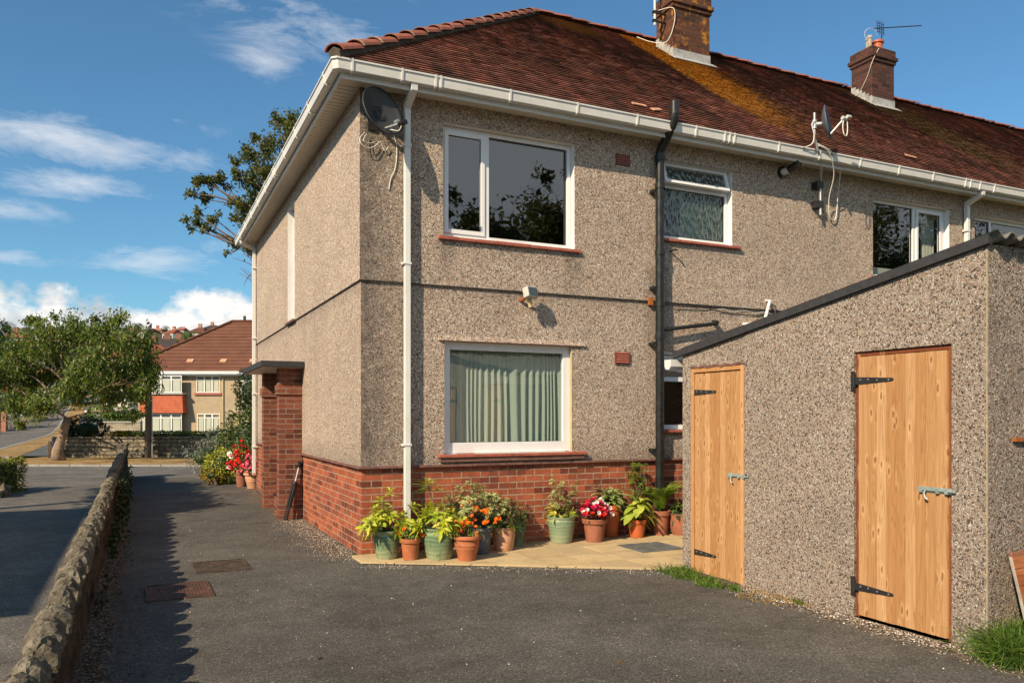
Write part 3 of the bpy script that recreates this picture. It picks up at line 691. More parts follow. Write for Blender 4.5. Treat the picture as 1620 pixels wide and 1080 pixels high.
mb = MB(); mb.quad((.1, .1, 2.62), (XR, .1, 2.62), (XR, YB, 2.62), (.1, YB, 2.62)); mb.quad((.1, .1, 5.06), (XR, .1, 5.06), (XR, YB, 5.06), (.1, YB, 5.06))
panel(mb, 'y', 2.4, .06, XR, 0, 5.2, [])
for x in (3.7, 5.6, 10.0, 14): mb.box(x, x + .1, .12, 2.4, 0, 5.05)
mb.build('room_lining', 'dark_room', house)

# soffit, fascia, gutter round the two eaves
OH = .27
mb = MB(); mb.box(-OH, XR, -OH, -e + .01, ZE, ZE + .02); mb.box(-OH, -e + .01, -e + .012, YB + .2, ZE, ZE + .02)
for k in range(92): mb.box(-OH + .01, -e, .02 + k * .1, .094 + k * .1, ZE - .006, ZE - .001)
mb.build('soffit', 'soffit_white', house)
mb = MB(); mb.box(-OH - .02, XR, -OH - .02, -OH + .0, 5.085, 5.27); mb.box(-OH - .02, -OH, -OH + .002, YB + .22, 5.085, 5.27); mb.build('fascia', 'gutter_white', house)
prof = [(.294, 5.24), (.294, 5.145), (.300, 5.138), (.368, 5.138), (.380, 5.146), (.388, 5.20), (.392, 5.236), (.404, 5.239), (.404, 5.256), (.386, 5.254), (.380, 5.20), (.372, 5.152), (.305, 5.148), (.302, 5.24)]
mb = MB(); path = [(XR, 0), (0, 0), (0, 1)]
def gr(i):
    if i == 0: return [Vector((XR, -u_, z_)) for u_, z_ in prof]
    if i == 1: return [Vector((-u_ + .05, -u_, z_)) for u_, z_ in prof]
    if i == 2: return [Vector((-u_, -u_ + .05, z_)) for u_, z_ in prof]
    return [Vector((-u_, YB + .33, z_)) for u_, z_ in prof]
mb.sweep([0, 1, 2, 3], gr); gut = mb.build('gutter', 'gutter_white', house)
def clipring(mb, axis, t_, wd=.022, g_=.006):
    outl = [(u_ * 1.0 + (g_ if u_ > .33 else 0), z_ - (g_ if z_ < 5.2 else -.004)) for u_, z_ in [(.290, 5.25), (.290, 5.144), (.300, 5.132), (.370, 5.132), (.384, 5.144), (.394, 5.20), (.400, 5.236), (.404, 5.256)]]
    if axis == 'x': mb.prism([(-u_, z_) for u_, z_ in outl], t_, t_ + wd, 'x')
    else:
        n = len(outl); vs = [(-u_, t_, z_) for u_, z_ in outl] + [(-u_, t_ + wd, z_) for u_, z_ in outl]
        mb.add(vs, [tuple(range(n)), tuple(range(n, 2 * n))[::-1]] + [(i, n + i, n + (i + 1) % n, (i + 1) % n) for i in range(n)])
for x in [-.2, .34, .52 + .2, .52 + .26] + [1.62, 2.5, 3.35, 4.25, 4.72, 4.80, 4.88, 5.65, 6.4, 7.2, 8.0, 8.75, 9.5, 9.62, 9.85, 10.2, 11.3, 12.3, 13.3, 14.4, 15.5, 16.6]:
    m_ = MB(); clipring(m_, 'x', x); m_.build('gutter_bracket', 'upvc_white', gut)
for yy in [.05, .95, 1.85, 2.75, 3.6, 3.72, 4.6, 5.5, 6.4, 7.3, 8.2]:
    m_ = MB(); clipring(m_, 'y', yy); m_.build('gutter_bracket', 'upvc_white', gut)

# downpipes (square section) with swan neck and clips
def sqpipe(pts, h=.0325, side='y'):
    mb = MB(); pts = [Vector(p) for p in pts]
    wdt = Vector((1, 0, 0)) if side == 'y' else Vector((0, 1, 0))
    def ring(i):
        a_ = pts[max(i - 1, 0)]; b_ = pts[min(i + 1, len(pts) - 1)]; t_ = (b_ - a_).normalized(); n_ = wdt.cross(t_).normalized()
        return [pts[i] + wdt * h * sx + n_ * h * sy for sx, sy in ((-1, -1), (1, -1), (1, 1), (-1, 1))]
    mb.sweep(pts, ring); return mb
def downpipe(x, zb, label=None):
    yy = -.072
    dp = sqpipe([(x, yy, 4.93), (x, yy, zb)]).build('downpipe', 'upvc_white', house, bevel=.004, label=label)
    mb = sqpipe([(x - .005, -.335, 5.17), (x - .005, -.335, 5.10), (x, yy, 4.99), (x, yy, 4.9)], .037); mb.build('swan_neck', 'upvc_white', dp, bevel=.004)
    for z_ in (4.55, 3.24, 1.22, 2.3):
        if z_ > zb + .05 and z_ != 2.3:
            m_ = MB(); m_.box(x - .06, x + .043, -.112, -.028, z_ - .012, z_ + .012); m_.build('pipe_clip', 'upvc_white', dp, bevel=.003)
    return dp
downpipe(.505, .03); downpipe(10.0, .1)
dp = sqpipe([(-.07, 8.55, 4.95), (-.07, 8.55, .35)], side='x').build('downpipe', 'upvc_white', house, bevel=.004)
mb = sqpipe([(-.335, 8.42, 5.17), (-.335, 8.42, 5.08), (-.07, 8.55, 5.0), (-.07, 8.55, 4.9)], .036, 'x'); mb.build('swan_neck', 'upvc_white', dp)
for z_ in (4.6, 3.15, 2.0, .9): m_ = MB(); m_.box(-.11, -.0, 8.49, 8.595, z_ - .012, z_ + .012); m_.build('pipe_clip', 'upvc_white', dp)

# roof: every plain tile is laid in its course
ZR0 = 5.275; MS = .776; TH = math.atan(MS); ca, sa = math.cos(TH), math.sin(TH); YR = 4.35
def slopept(x, s_, lift=0.0): return (x, -.345 + s_ * ca - lift * sa, ZR0 + s_ * sa + lift * ca)
Vt = []; Ft = []; LS = (YR + .345) / ca; gauge = .1; nC = int(LS / gauge)
for i in range(nC):
    s0 = i * gauge; yy = -.345 + s0 * ca; xs = yy - .05; k0 = int(math.floor((xs) / .166)) - 1
    for k in range(k0, int(XR / .166)):
        x0 = (k + (i % 2) * .5) * .166
        if x0 + .10 < xs: continue
        xa, xb = x0 + .002, x0 + .164; l = .020 + rng.normal() * .0014; tw = rng.normal() * .0012; ds = rng.normal() * .0012
        o = len(Vt)
        Vt += [slopept(xa, s0 + ds, l + tw), slopept(xb, s0 + ds, l - tw), slopept(xb, s0 + gauge + .012, .002), slopept(xa, s0 + gauge + .012, .002), slopept(xa, s0 + ds + .003, l + tw - .016), slopept(xb, s0 + ds + .003, l - tw - .016)]
        Ft += [(o, o + 1, o + 2, o + 3), (o + 4, o + 5, o + 1, o)]
mb = MB(); mb.v = Vt; mb.f = Ft; roof = mb.build('roof', 'roof_tiles', house)
mb = MB(); mb.quad(slopept(-.33, 0, -.01), slopept(XR, 0, -.01), slopept(XR, LS, -.01), slopept(YR, LS, -.01))
rz = ZR0 + LS * sa
mb.quad((-.345, -.345, ZR0), (-.345, YB + .345, ZR0), (YR, YR, rz)); mb.quad((-.345, YB + .345, ZR0), (XR, YB + .345, ZR0), (XR, YR, rz), (YR, YR, rz))
mb.build('roof_underlay', 'mortar_dark', roof)
mb = MB()   # side slope in courses
for i in range(nC):
    s0 = i * gauge; x_ = -.345 + s0 * ca; z_ = ZR0 + s0 * sa; x2 = x_ + gauge * ca; z2 = z_ + gauge * sa
    mb.quad((x_ - .012, x_, z_ + .018), (x2, x2, z2 + .002), (x2, YB - x2, z2 + .002), (x_ - .012, YB - x_, z_ + .018)); mb.quad((x_ - .012, x_, z_ + .018), (x_ - .012, YB - x_, z_ + .018), (x_ - .005, YB - x_, z_ + .002), (x_ - .005, x_, z_ + .002))
mb.build('side_roof_slope', 'roof_tiles', roof)
def ridge(A, B, n, mat, r0=.125, r1=.105, rise=.016, sag=.0):
    mb = MB(); jm = MB(); A = Vector(A); B = Vector(B); t_ = (B - A).normalized(); sd = t_.cross(Vector((0, 0, 1))).normalized(); up = sd.cross(t_).normalized()
    L = (B - A).length / n
    for k in range(n):
        a_ = A + t_ * (k * L - .02); b_ = A + t_ * ((k + 1) * L + .012); jit = rng.normal() * .005; js = rng.normal() * .004
        vs = []
        for c, r, lf in ((a_, r0, rise), (b_, r1, -.004)):
            for th in (0.32, .05, None):
                pass
            for m_ in range(9):
                an = math.pi * (m_ / 8.0) * .86 + math.pi * .07
                vs.append(c + sd * (math.cos(an) * r + js) + up * (math.sin(an) * r * .78 - .045 + lf + jit))
        inner = []
        for c, r, lf in ((a_, r0 - .016, rise), (b_, r1 - .016, -.004)):
            for m_ in range(9):
                an = math.pi * (m_ / 8.0) * .86 + math.pi * .07
                inner.append(c + sd * (math.cos(an) * r + js) + up * (math.sin(an) * r * .78 - .045 + lf + jit))
        fs = [(m_, m_ + 1, 9 + m_ + 1, 9 + m_) for m_ in range(8)]
        fs += [(18 + m_ + 1, 18 + m_, m_, m_ + 1) for m_ in range(8)]
        mb.add(vs + inner, fs)
        if k:
            vs = []
            for c, r in ((a_ + t_ * -.004, r0 - .003), (a_ + t_ * .022, r0 + .004)):
                for m_ in range(9):
                    an = math.pi * (m_ / 8.0) * .86 + math.pi * .07
                    vs.append(c + sd * math.cos(an) * r + up * (math.sin(an) * r * .78 - .045 + rise * .8 + jit))
            jm.add(vs, [(m_, m_ + 1, 9 + m_ + 1, 9 + m_) for m_ in range(8)])
    nf = len(mb.f); mb.add(jm.v, jm.f); rt = mb.build('ridge_tiles', mat, roof); rt.data.materials.append(MATS['mortar_pale'])
    for q in rt.data.polygons[nf:]: q.material_index = 1
ridge((-.36, -.36, ZR0 + .045), (YR, YR, rz + .045), 17, 'ridge_tiles', .128, .112, .022)
ridge((XR, YR, rz + .03), (YR - .1, YR, rz + .03), 50, 'ridge_tiles', .115, .105, .014)
mb = MB(); A_ = Vector((-.37, -.37, ZR0 + .0)); B_ = Vector((YR, YR, rz)); mb.tube([A_, B_], .075, 6); mb.build('hip_bedding', 'mortar_dark', roof)
for (x, s_) in ((3.62, .40), (3.85, .33), (8.9, .60)):
    M = Matrix.Translation(slopept(x, s_, .035)) @ Matrix.Rotation(TH, 4, 'X') @ Matrix.Rotation(rng.uniform(-.5, .5), 4, 'Z'); mb = MB(); mb.box(-.1, .1, -.035, .035, -.006, .006, M); mb.build('slipped_tile', 'terracotta_pale', roof)

def chimney(x0, x1, y0, y1, zt, mat, pots):
    zb = ZR0 + (y0 + .33) * MS - .4
    mb = MB(); mb.box(x0, x1, y0, y1, zb, zt - .3); mb.box(x0 - .03, x1 + .03, y0 - .03, y1 + .03, zt - .3, zt - .226); mb.box(x0 - .06, x1 + .06, y0 - .06, y1 + .06, zt - .225, zt - .15); mb.box(x0 - .025, x1 + .025, y0 - .025, y1 + .025, zt - .149, zt - .0)
    ch = mb.build('chimney', mat, roof, bevel=.006)
    fl = MB(); zf = lambda y: ZR0 + (y + .345) * MS
    fl.box(x0 - .01, x1 + .01, y0 - .014, y0 + .01, zf(y0) - .02, zf(y0) + .17)
    k = 0; yy = y0
    while yy < y1 - .01:
        y2 = min(yy + .085, y1); fl.box(x0 - .014, x0 + .01, yy, y2 - .004, zf(yy) - .05, zf(y2) + .13); fl.box(x1 - .01, x1 + .014, yy, y2 - .004, zf(yy) - .05, zf(y2) + .13); yy = y2
    M = Matrix.Translation(slopept((x0 + x1) / 2, (y0 + .345) / ca - .09, .028)) @ Matrix.Rotation(TH, 4, 'X'); fl.box(-(x1 - x0) / 2 - .06, (x1 - x0) / 2 + .06, -.09, .1, -.006, .004, M)
    fl.build('flashing', 'lead', ch)
    cp = MB(); cp.box(x0 + .03, x1 - .03, y0 + .03, y1 - .03, zt, zt + .05); cp.build('flaunching', 'mortar_dark', ch, bevel=.02)
    for (px_, py_, r, h, m_) in pots:
        q = MB(); q.lathe([(r * .92, 0), (r * .85, h * .5), (r * .88, h * .8), (r * 1.12, h * .82), (r * 1.12, h * .95), (r, h), (r * .75, h), (r * .72, h * .3)], (px_, py_, zt + .03), 18); q.build('chimney_pot', m_, ch, smooth='auto')
chimney(6.73, 7.58, 3.40, 3.92, 9.42, 'brick_chimney', [(7.0, 3.66, .12, .35, 'terracotta'), (7.35, 3.66, .12, .35, 'terracotta')])
chimney(11.93, 12.60, 3.40, 3.94, 9.43, 'brick_chimney_plain', [(12.42, 3.67, .115, .28, 'plastic_orange'), (12.14, 3.64, .05, .33, 'stone_post'), (12.2, 3.74, .05, .33, 'stone_post')])

# windows
def rect(mb, x0, x1, z0, z1, w_, y0, y1, wb=None):
    wb = wb or w_
    mb.box(x0, x0 + w_, y0, y1, z0, z1); mb.box(x1 - w_, x1, y0, y1, z0, z1)
    mb.box(x0 + w_, x1 - w_, y0 + .0003, y1 - .0003, z1 - w_, z1); mb.box(x0 + w_, x1 - w_, y0 + .0003, y1 - .0003, z0, z0 + wb)
def window(h, lights, label, fr=.05, sill=None, sillproj=.07, jamb='reveal_paint', frost=False, bot=.06, fy=.1, wy=-e):
    x0, x1, z0, z1 = h; mb = MB(); rect(mb, x0 + .004, x1 - .004, z0 + .004, z1 - .004, fr, fy - .03, fy + .03, bot)
    for a_ in lights:
        if a_[0] == 'v': mb.box(a_[1] - .03, a_[1] + .03, fy - .029, fy + .029, z0 + bot, z1 - fr)
        if a_[0] == 'h': mb.box(x0 + fr, x1 - fr, fy - .028, fy + .028, a_[1] - .03, a_[1] + .03)
    wn_ = mb.build('window', 'upvc_frame', house, bevel=.004, label=label)
    rv = MB(); rv.quad((x0, wy, z0), (x0, wy, z1), (x0, fy + .02, z1), (x0, fy + .02, z0)); rv.quad((x1, wy, z0), (x1, fy + .02, z0), (x1, fy + .02, z1), (x1, wy, z1))
    rv.quad((x0, wy, z1), (x1, wy, z1), (x1, fy + .02, z1), (x0, fy + .02, z1)); rv.quad((x0, wy, z0), (x0, fy + .02, z0), (x1, fy + .02, z0), (x1, wy, z0))
    rv.build('reveal', jamb, wn_)
    for a_ in lights:
        if a_[0] == 'c':   # opening casement standing a little proud
            _, c0, c1, d0, d1 = a_; m_ = MB(); rect(m_, c0, c1, d0, d1, .05, fy - .045, fy + .012); m_.build('casement', 'upvc_frame', wn_, bevel=.004)
            q = MB(); q.quad((c0 + .045, fy - .018, d0 + .045), (c1 - .045, fy - .018, d0 + .045), (c1 - .045, fy - .018, d1 - .045), (c0 + .045, fy - .018, d1 - .045)); q.build('pane', 'glass_frosted' if frost else 'glass', wn_)
            q = MB(); rect(q, c0 + .046, c1 - .046, d0 + .046, d1 - .046, .008, fy - .026, fy - .012); q.build('gasket', 'cable_black', wn_)
        if a_[0] == 'p':
            _, c0, c1, d0, d1 = a_; q = MB(); q.quad((c0, fy, d0), (c1, fy, d0), (c1, fy, d1), (c0, fy, d1)); q.build('pane', 'glass_frosted' if frost else 'glass', wn_)
            q = MB(); rect(q, c0, c1, d0, d1, .008, fy - .01, fy + .01); q.build('gasket', 'cable_black', wn_)
    if sill is not None:
        s0, s1, sz, th = sill; m_ = MB(); n = max(1, round((s1 - s0) / .235)); stp = (s1 - s0) / n
        for k in range(n): m_.box(s0 + k * stp + .002, s0 + (k + 1) * stp - .002, wy - sillproj + rng.uniform(-.003, .003), fy - .02, sz - th, sz + rng.uniform(-.002, .001))
        m_.build('sill', 'sill_tile', wn_, bevel=.004)
    return wn_
w1 = window(UW, [('v', 1.535), ('c', .995, 1.505, 3.665, 4.855), ('p', 1.565, 2.605, 3.665, 4.845)], 'upstairs two-light window above the curtained one', sill=(.885, 2.755, 3.60, .038), sillproj=.045)
w2 = window(LW, [('p', 1.07, 2.575, 1.225, 2.325)], 'ground-floor window with pale green curtains', sill=(.89, 2.83, 1.10, .035), sillproj=.075, bot=.125, fr=.09, wy=0)
m_ = MB(); m_.box(.91, 2.80, -.055, .05, 1.015, 1.064); m_.build('under_sill', 'dirty_tile', w2)
for k in range(30): pass
m_ = MB(); m_.box(2.652, 2.6585, -.003, .05, 1.11, 2.405); m_.build('sealant_strip', 'reveal_tan', w2)
m_ = MB(); m_.prism([(-.028, 2.412), (-.002, 2.405), (.0, 2.47)], .90, 2.84, 'x'); m_.build('lintel_drip', 'pebbledash_wall', w2)
m_ = MB(); m_.box(.905, 2.838, -.026, -.004, 2.402, 2.4085); m_.build('drip_shadow_bead', 'dirty_tile', w2)  # dark strip standing in for the shade below the lintel drip
for (a0, a1, zz) in ((.91, 2.88, 4.912), (3.9, 5.45, 4.902), (7.8, 9.9, 4.882)):
    m_ = MB(); m_.prism([(-e - .014, zz + .002), (-e + .0, zz - .004), (-e + .001, zz + .05)], a0, a1, 'x'); m_.build('lintel_drip', 'pebbledash_wall', wall)
# bathroom window: frosted, top light hung open
w3 = window(BW, [('h', 4.60), ('p', 4.05, 5.11, 3.94, 4.57)], 'upstairs frosted bathroom window with its top light ajar', sill=(3.93, 5.30, 3.87, .035), sillproj=.05, frost=True)
m_ = MB(); q = MB(); rect(m_, 4.04, 5.12, -.29, 0, .045, -.045, .0); q.quad((4.08, -.02, -.25), (5.08, -.02, -.25), (5.08, -.02, -.04), (4.08, -.02, -.04))
M = Matrix.Translation((0, .09, 4.885)) @ Matrix.Rotation(R_(-17), 4, 'X')
for bb, nm, mt in ((m_, 'top_light', 'upvc_frame'), (q, 'pane', 'glass_frosted')): bb.v = [tuple(M @ Vector(v)) for v in bb.v]; bb.build(nm, mt, w3)
m_ = MB(); m_.lathe([(0, 0), (.09, .02), (.13, .07), (.14, .12)], (4.42, .28, 3.99), 16); m_.build('bathroom_bowl', 'upvc_white', w3, smooth=True)
w4 = window(BL, [('h', 2.03), ('p', 4.05, 5.14, 1.43, 2.0), ('p', 4.05, 5.14, 2.06, 2.355)], 'ground-floor window behind the black pipe and outhouse', sill=(3.93, 5.3, 1.36, .035), sillproj=.07, wy=0)
w5 = window(W3, [('v', 8.92), ('p', 7.96, 8.89, 3.73, 4.825), ('c', 8.96, 9.57, 3.725, 4.825)], 'upstairs window beyond the second satellite dish', sill=(7.82, 9.75, 3.66, .035), sillproj=.05)
w6 = window(W4, [('v', 10.80), ('p', 10.33, 10.77, 3.76, 4.81), ('p', 10.83, 12.24, 3.76, 4.81)], 'upstairs window at the right edge of the photo', sill=(10.2, 12.4, 3.7, .035), sillproj=.05)
window(W5, [('v', 14.8), ('p', 14.26, 14.77, 3.76, 4.81), ('p', 14.83, 15.84, 3.76, 4.81)], 'upstairs window farthest along the terrace', sill=(14.1, 16.0, 3.7, .035))
# curtains
def curtain(x0, x1, z0, z1, y, mat, parent, amp=.028, per=.105):
    mb = MB(); n = int((x1 - x0) / .008); ph = 0; xs = []; ys = []; 
    for k in range(n + 1):
        x = x0 + (x1 - x0) * k / n; ph += .008 / (per * (1 + .45 * math.sin(x * 7.3) + .25 * math.sin(x * 17.1))) * 2 * math.pi
        xs.append(x); ys.append((math.sin(ph), math.sin(ph * .5 + 1)))
    zz = [z1 - (z1 - z0) * j / 7 for j in range(8)]
    for j, z_ in enumerate(zz):
        f = .55 + .45 * j / 7
        for k in range(n + 1): mb.v.append((xs[k] + .006 * math.sin(z_ * 3 + xs[k] * 9), y + amp * f * ys[k][0] + amp * .5 * ys[k][1] * j / 7, z_))
    mb.f += [(j * (n + 1) + k, j * (n + 1) + k + 1, (j + 1) * (n + 1) + k + 1, (j + 1) * (n + 1) + k) for j in range(7) for k in range(n)]
    return mb.build('curtain', mat, parent, smooth=True)
curtain(1.0, 1.85, 1.12, 2.42, .20, 'curtain_green', w2); curtain(1.86, 2.70, 1.12, 2.42, .20, 'curtain_green', w2)
curtain(9.30, 9.60, 3.7, 4.9, .22, 'pale_curtain', w5, .02, .06); curtain(7.93, 8.02, 3.7, 4.9, .22, 'pale_curtain', w5, .02, .06)
m_ = MB(); m_.box(7.97, 8.85, .15, .155, 3.70, 3.85); m_.build('window_film', 'pale_curtain', w5)
curtain(10.9, 12.2, 3.72, 4.75, .25, 'pale_curtain', w6, .02, .07)
# slit window in the side wall
mb = MB(); y0, y1, z0, z1 = SL
mb.box(.1, .14, y0, y0 + .05, z0, z1); mb.box(.1, .14, y1 - .05, y1, z0, z1); mb.box(.1, .14, y0 + .05, y1 - .05, z0, z0 + .05); mb.box(.1, .14, y0 + .05, y1 - .05, z1 - .05, z1)
ws = mb.build('window', 'upvc_frame', house, label='tall narrow stair window in the side wall')
rv = MB(); rv.quad((-e, y0, z0), (.12, y0, z0), (.12, y0, z1), (-e, y0, z1)); rv.quad((-e, y1, z0), (-e, y1, z1), (.12, y1, z1), (.12, y1, z0)); rv.quad((-e, y0, z1), (.12, y0, z1), (.12, y1, z1), (-e, y1, z1)); rv.quad((-e, y0, z0), (-e, y1, z0), (.12, y1, z0), (.12, y0, z0)); rv.build('reveal', 'reveal_paint', ws)
q = MB(); q.quad((.12, y0, z0), (.12, y1, z0), (.12, y1, z1), (.12, y0, z1)); q.build('pane', 'glass', ws)
q = MB(); q.box(-e - .04, .1, y0 - .06, y1 + .06, z0 - .03, z0); q.build('sill', 'dirty_tile', ws)
# air bricks
for z_ in (4.81, 2.28):
    m_ = MB(); m_.box(3.28, 3.50, -e - .004, .02, z_ - .075, z_ + .075); ab = m_.build('air_brick', 'airbrick', house)
    m_ = MB()
    for k in range(5): m_.prism([(-e - .012, z_ - .058 + k * .029), (-e - .0045, z_ - .058 + k * .029), (-e - .0045, z_ - .04 + k * .029)], 3.295, 3.485, 'x')
    m_.build('louvre', 'sill_tile', ab)
    m_ = MB()
    for k in range(5): m_.box(3.295, 3.485, -e - .0065, -e - .0045, z_ - .068 + k * .029, z_ - .0585 + k * .029)
    m_.build('slot', 'cable_black', ab)
# porch: two brick piers, dwarf wall, slab
mb = MB(); mb.box(-.335, .0, 3.5, 3.73, -.05, 2.25); mb.build('porch_pier', 'brick_porch', house)
mb = MB(); mb.box(-.335, .0, 5.12, 5.35, -.05, 2.25); mb.build('porch_pier', 'brick_porch', house)
mb = MB(); mb.box(-.30, -.1, 3.732, 4.25, -.05, .3); mb.build('porch_dwarf_wall', 'brick_porch', house)
for y_ in (3.475, 5.095): mb = MB(); mb.box(-.36, .0, y_, y_ + .28, 1.86, 2.0); mb.build('pier_band', 'brick_porch', house)
mb = MB(); mb.box(-.31, -.09, 3.735, 4.25, .301, .33); mb.build('porch_threshold', 'black_plastic', house)
mb = MB(); mb.box(-.62, .0, 3.28, 5.62, 2.252, 2.342); mb.build('porch_slab', 'felt_black', house, bevel=.008)
mb = MB(); mb.quad((-.6, 3.3, 2.25), (-.6, 5.6, 2.25), (0, 5.6, 2.25), (0, 3.3, 2.25)); mb.build('porch_ceiling', 'soffit_white', house)
# black soil pipe and branch
sp = MB(); sp.tube([(3.905, -.10, .05), (3.905, -.10, 4.92)], .056, 16); sp.tube([(3.905, -.10, 4.9), (3.91, -.11, 4.98), (3.90, -.32, 5.16), (3.905, -.40, 5.26), (3.905, -.41, 5.40)], .058, 16)
pipe = sp.build('soil_pipe', 'black_plastic', house, smooth='auto')
mb = MB(); mb.tube([(3.905, -.41, 5.34), (3.905, -.41, 5.50)], .059, 16); mb.build('vent_cowl', 'black_plastic', pipe, smooth='auto')
for z_ in (4.88, 4.52, 3.66, 2.99, 2.57, 1.08): m_ = MB(); m_.tube([(3.905, -.10, z_ - .035), (3.905, -.10, z_ + .035)], .065, 16); m_.build('pipe_collar', 'black_plastic', pipe, smooth='auto')
for z_ in (4.45, 2.48, 1.1, 3.2): m_ = MB(); m_.box(3.80, 3.85, -.11, .0, z_ - .02, z_ + .02); m_.build('pipe_bracket', 'black_plastic', pipe)
m_ = MB(); m_.tube([(3.95, -.1, 2.66), (4.86, -.08, 2.79)], .026, 10); m_.tube([(4.84, -.085, 2.787), (4.86, -.08, 2.80), (4.86, .01, 2.82)], .032, 10); m_.build('waste_branch', 'black_plastic', pipe, smooth='auto')
m_ = MB(); m_.box(3.78, 3.84, -.05, 0, 2.98, 3.08); m_.build('rusty_bracket', 'rust', house)
# boiler flue and iron hook, sagging cable on the string course
m_ = MB(); m_.tube([(6.07, -e, 5.0), (6.07, -.05, 5.0)], .085, 18); fl = m_.build('flue_collar', 'black_plastic', house, smooth='auto')
m_ = MB(); m_.tube([(6.07, -.04, 5.0), (6.09, -.16, 5.01)], .05, 14); m_.build('flue', 'upvc_white', fl, smooth='auto')
m_ = MB(); m_.tube([(6.085, -.14, 5.01), (6.12, -.30, 5.06)], .055, 14); m_.build('flue_terminal', 'black_plastic', fl, smooth='auto')
m_ = MB(); m_.tube([(4.12, 0, 3.71), (4.14, -.12, 3.715), (4.14, -.15, 3.70)], .012, 6); m_.build('iron_hook', 'dark_metal', house)
m_ = MB(); pts = [(4.05 + k * .15, -.03 - .006 * math.sin(k * 2.1), 3.005 - .014 * math.sin(k * .9) - .01 * (k > 5)) for k in range(26)]; m_.tube(pts, .006, 5); m_.build('wall_cable', 'cable_black', house)
m_ = MB(); m_.tube([(4.9 + k * .1, -.035, 2.985 + .012 * math.sin(k * 1.7)) for k in range(12)], .005, 5); m_.build('wall_cable', 'cable_white', house)
# pale waste pipe and box on the wall just above the outhouse roof
m_ = MB(); m_.tube([(5.78, -.02, 3.16), (5.77, -.10, 3.15), (5.62, -.14, 2.80)], .022, 8); m_.build('overflow_pipe', 'upvc_white', house, smooth='auto')
m_ = MB(); m_.box(5.36, 5.6, -.10, -.0, 2.70, 2.83); m_.build('meter_box', 'upvc_white', house, bevel=.01)
m_ = MB(); m_.tube([(5.86, -.03, 3.12), (5.93, -.05, 3.08), (5.9, -.06, 2.98), (5.75, -.05, 2.8), (5.6, -.04, 2.6)], .008, 5); m_.build('wall_cable', 'cable_black', house)

# ------------------------------------------------------------ outhouse with two pine doors
shed = thing('outhouse', 'pebbledashed lean-to outhouse with two new pine doors and a sloping corrugated roof', 'outhouse', (2.8, -3.6, 0))
SX = 2.8; SY0 = -5.205; SY1 = -2.02; SXR = 6.4
zt = lambda y: 2.165 + (y - SY1) * (2.665 - 2.165) / (SY0 - SY1)
D1 = (-2.925, -2.165, -.05, 2.012); D2 = (-4.955, -4.145, .0, 2.035)
mb = MB()
ys_ = sorted({SY0, SY1, D1[0], D1[1], D2[0], D2[1]})
for i in range(len(ys_) - 1):
    a_, b_ = ys_[i], ys_[i + 1]; yc = (a_ + b_) / 2; dd = next((d_ for d_ in (D1, D2) if d_[0] < yc < d_[1]), None)
    z0 = dd[3] if dd else -.1
    mb.quad((SX, b_, z0), (SX, a_, z0), (SX, a_, zt(a_)), (SX, b_, zt(b_)))
    if dd and dd[2] > -.04: mb.quad((SX, b_, -.1), (SX, a_, -.1), (SX, a_, dd[2]), (SX, b_, dd[2]))
for dd in (D1, D2):
    y0, y1, z0, z1 = dd; x2 = SX + .12
    mb.quad((SX, y0, z0), (SX, y0, z1), (x2, y0, z1), (x2, y0, z0)); mb.quad((SX, y1, z0), (x2, y1, z0), (x2, y1, z1), (SX, y1, z1)); mb.quad((SX, y0, z1), (SX, y1, z1), (x2, y1, z1), (x2, y0, z1)); mb.quad((SX, y0, z0), (x2, y0, z0), (x2, y1, z0), (SX, y1, z0))
mb.quad((SX, SY0, -.15), (SXR, SY0, -.15), (SXR, SY0, zt(SY0)), (SX, SY0, zt(SY0)))
mb.quad((SXR, SY1, -.1), (SX, SY1, -.1), (SX, SY1, zt(SY1)), (SXR, SY1, zt(SY1))); mb.quad((SXR, SY0, -.1), (SXR, SY1, -.1), (SXR, SY1, zt(SY1)), (SXR, SY0, zt(SY0)))
mb.build('wall', 'pebbledash_shed', shed)
m_ = MB(); m_.box(SX - .002, SX + .008, SY0 - .002, SY0 + .008, -.1, 2.62); m_.build('corner_bead', 'mortar_pale', shed)
# corrugated sheet: waves run down the slope
mb = MB(); per = .146; n = int((SXR + .15 - (SX - .03)) / (per / 8)); sl_ = (2.665 - 2.165) / (SY1 - SY0)
for (y, dz_) in ((SY0 - .09, 0), (SY1 + .14, 0)):
    zb = zt(y) + .032
    for t_ in (0, -.008):
        for k in range(n + 1):
            x = SX - .03 + k * per / 8; mb.v.append((x, y, zb + .024 * math.cos(2 * math.pi * k / 8) + t_))
m1 = n + 1
for k in range(n):
    mb.f.append((k, k + 1, 2 * m1 + k + 1, 2 * m1 + k)); mb.f.append((m1 + k + 1, m1 + k, 3 * m1 + k, 3 * m1 + k + 1)); mb.f.append((k + 1, k, m1 + k, m1 + k + 1)); mb.f.append((2 * m1 + k, 2 * m1 + k + 1, 3 * m1 + k + 1, 3 * m1 + k))
rf = mb.build('corrugated_roof', 'asbestos_grey', shed, smooth='auto')
mb = MB(); ya, yb = SY0 - .03, SY1 + .12
prof_ = lambda y: [(SX - .035, y, zt(y) + .052), (SX - .035, y, zt(y) - .012), (SX - .01, y, zt(y) - .018), (SX + .03, y, zt(y) + .02), (SX + .08, y, zt(y) + .062)]
mb.sweep([0, 1], lambda i: [Vector(p) for p in prof_((ya, yb)[i])]); mb.build('verge_capping', 'felt_black', shed)
m_ = MB(); yj = -2.95; m_.sweep([0, 1], lambda i: [Vector((p[0] - .006 * (k < 3), p[1], p[2] + (.006 if k in (0, 4) else -.004))) for k, p in enumerate(prof_((yj, yj + .9)[i]))]); m_.build('verge_overlap', 'felt_black', shed)
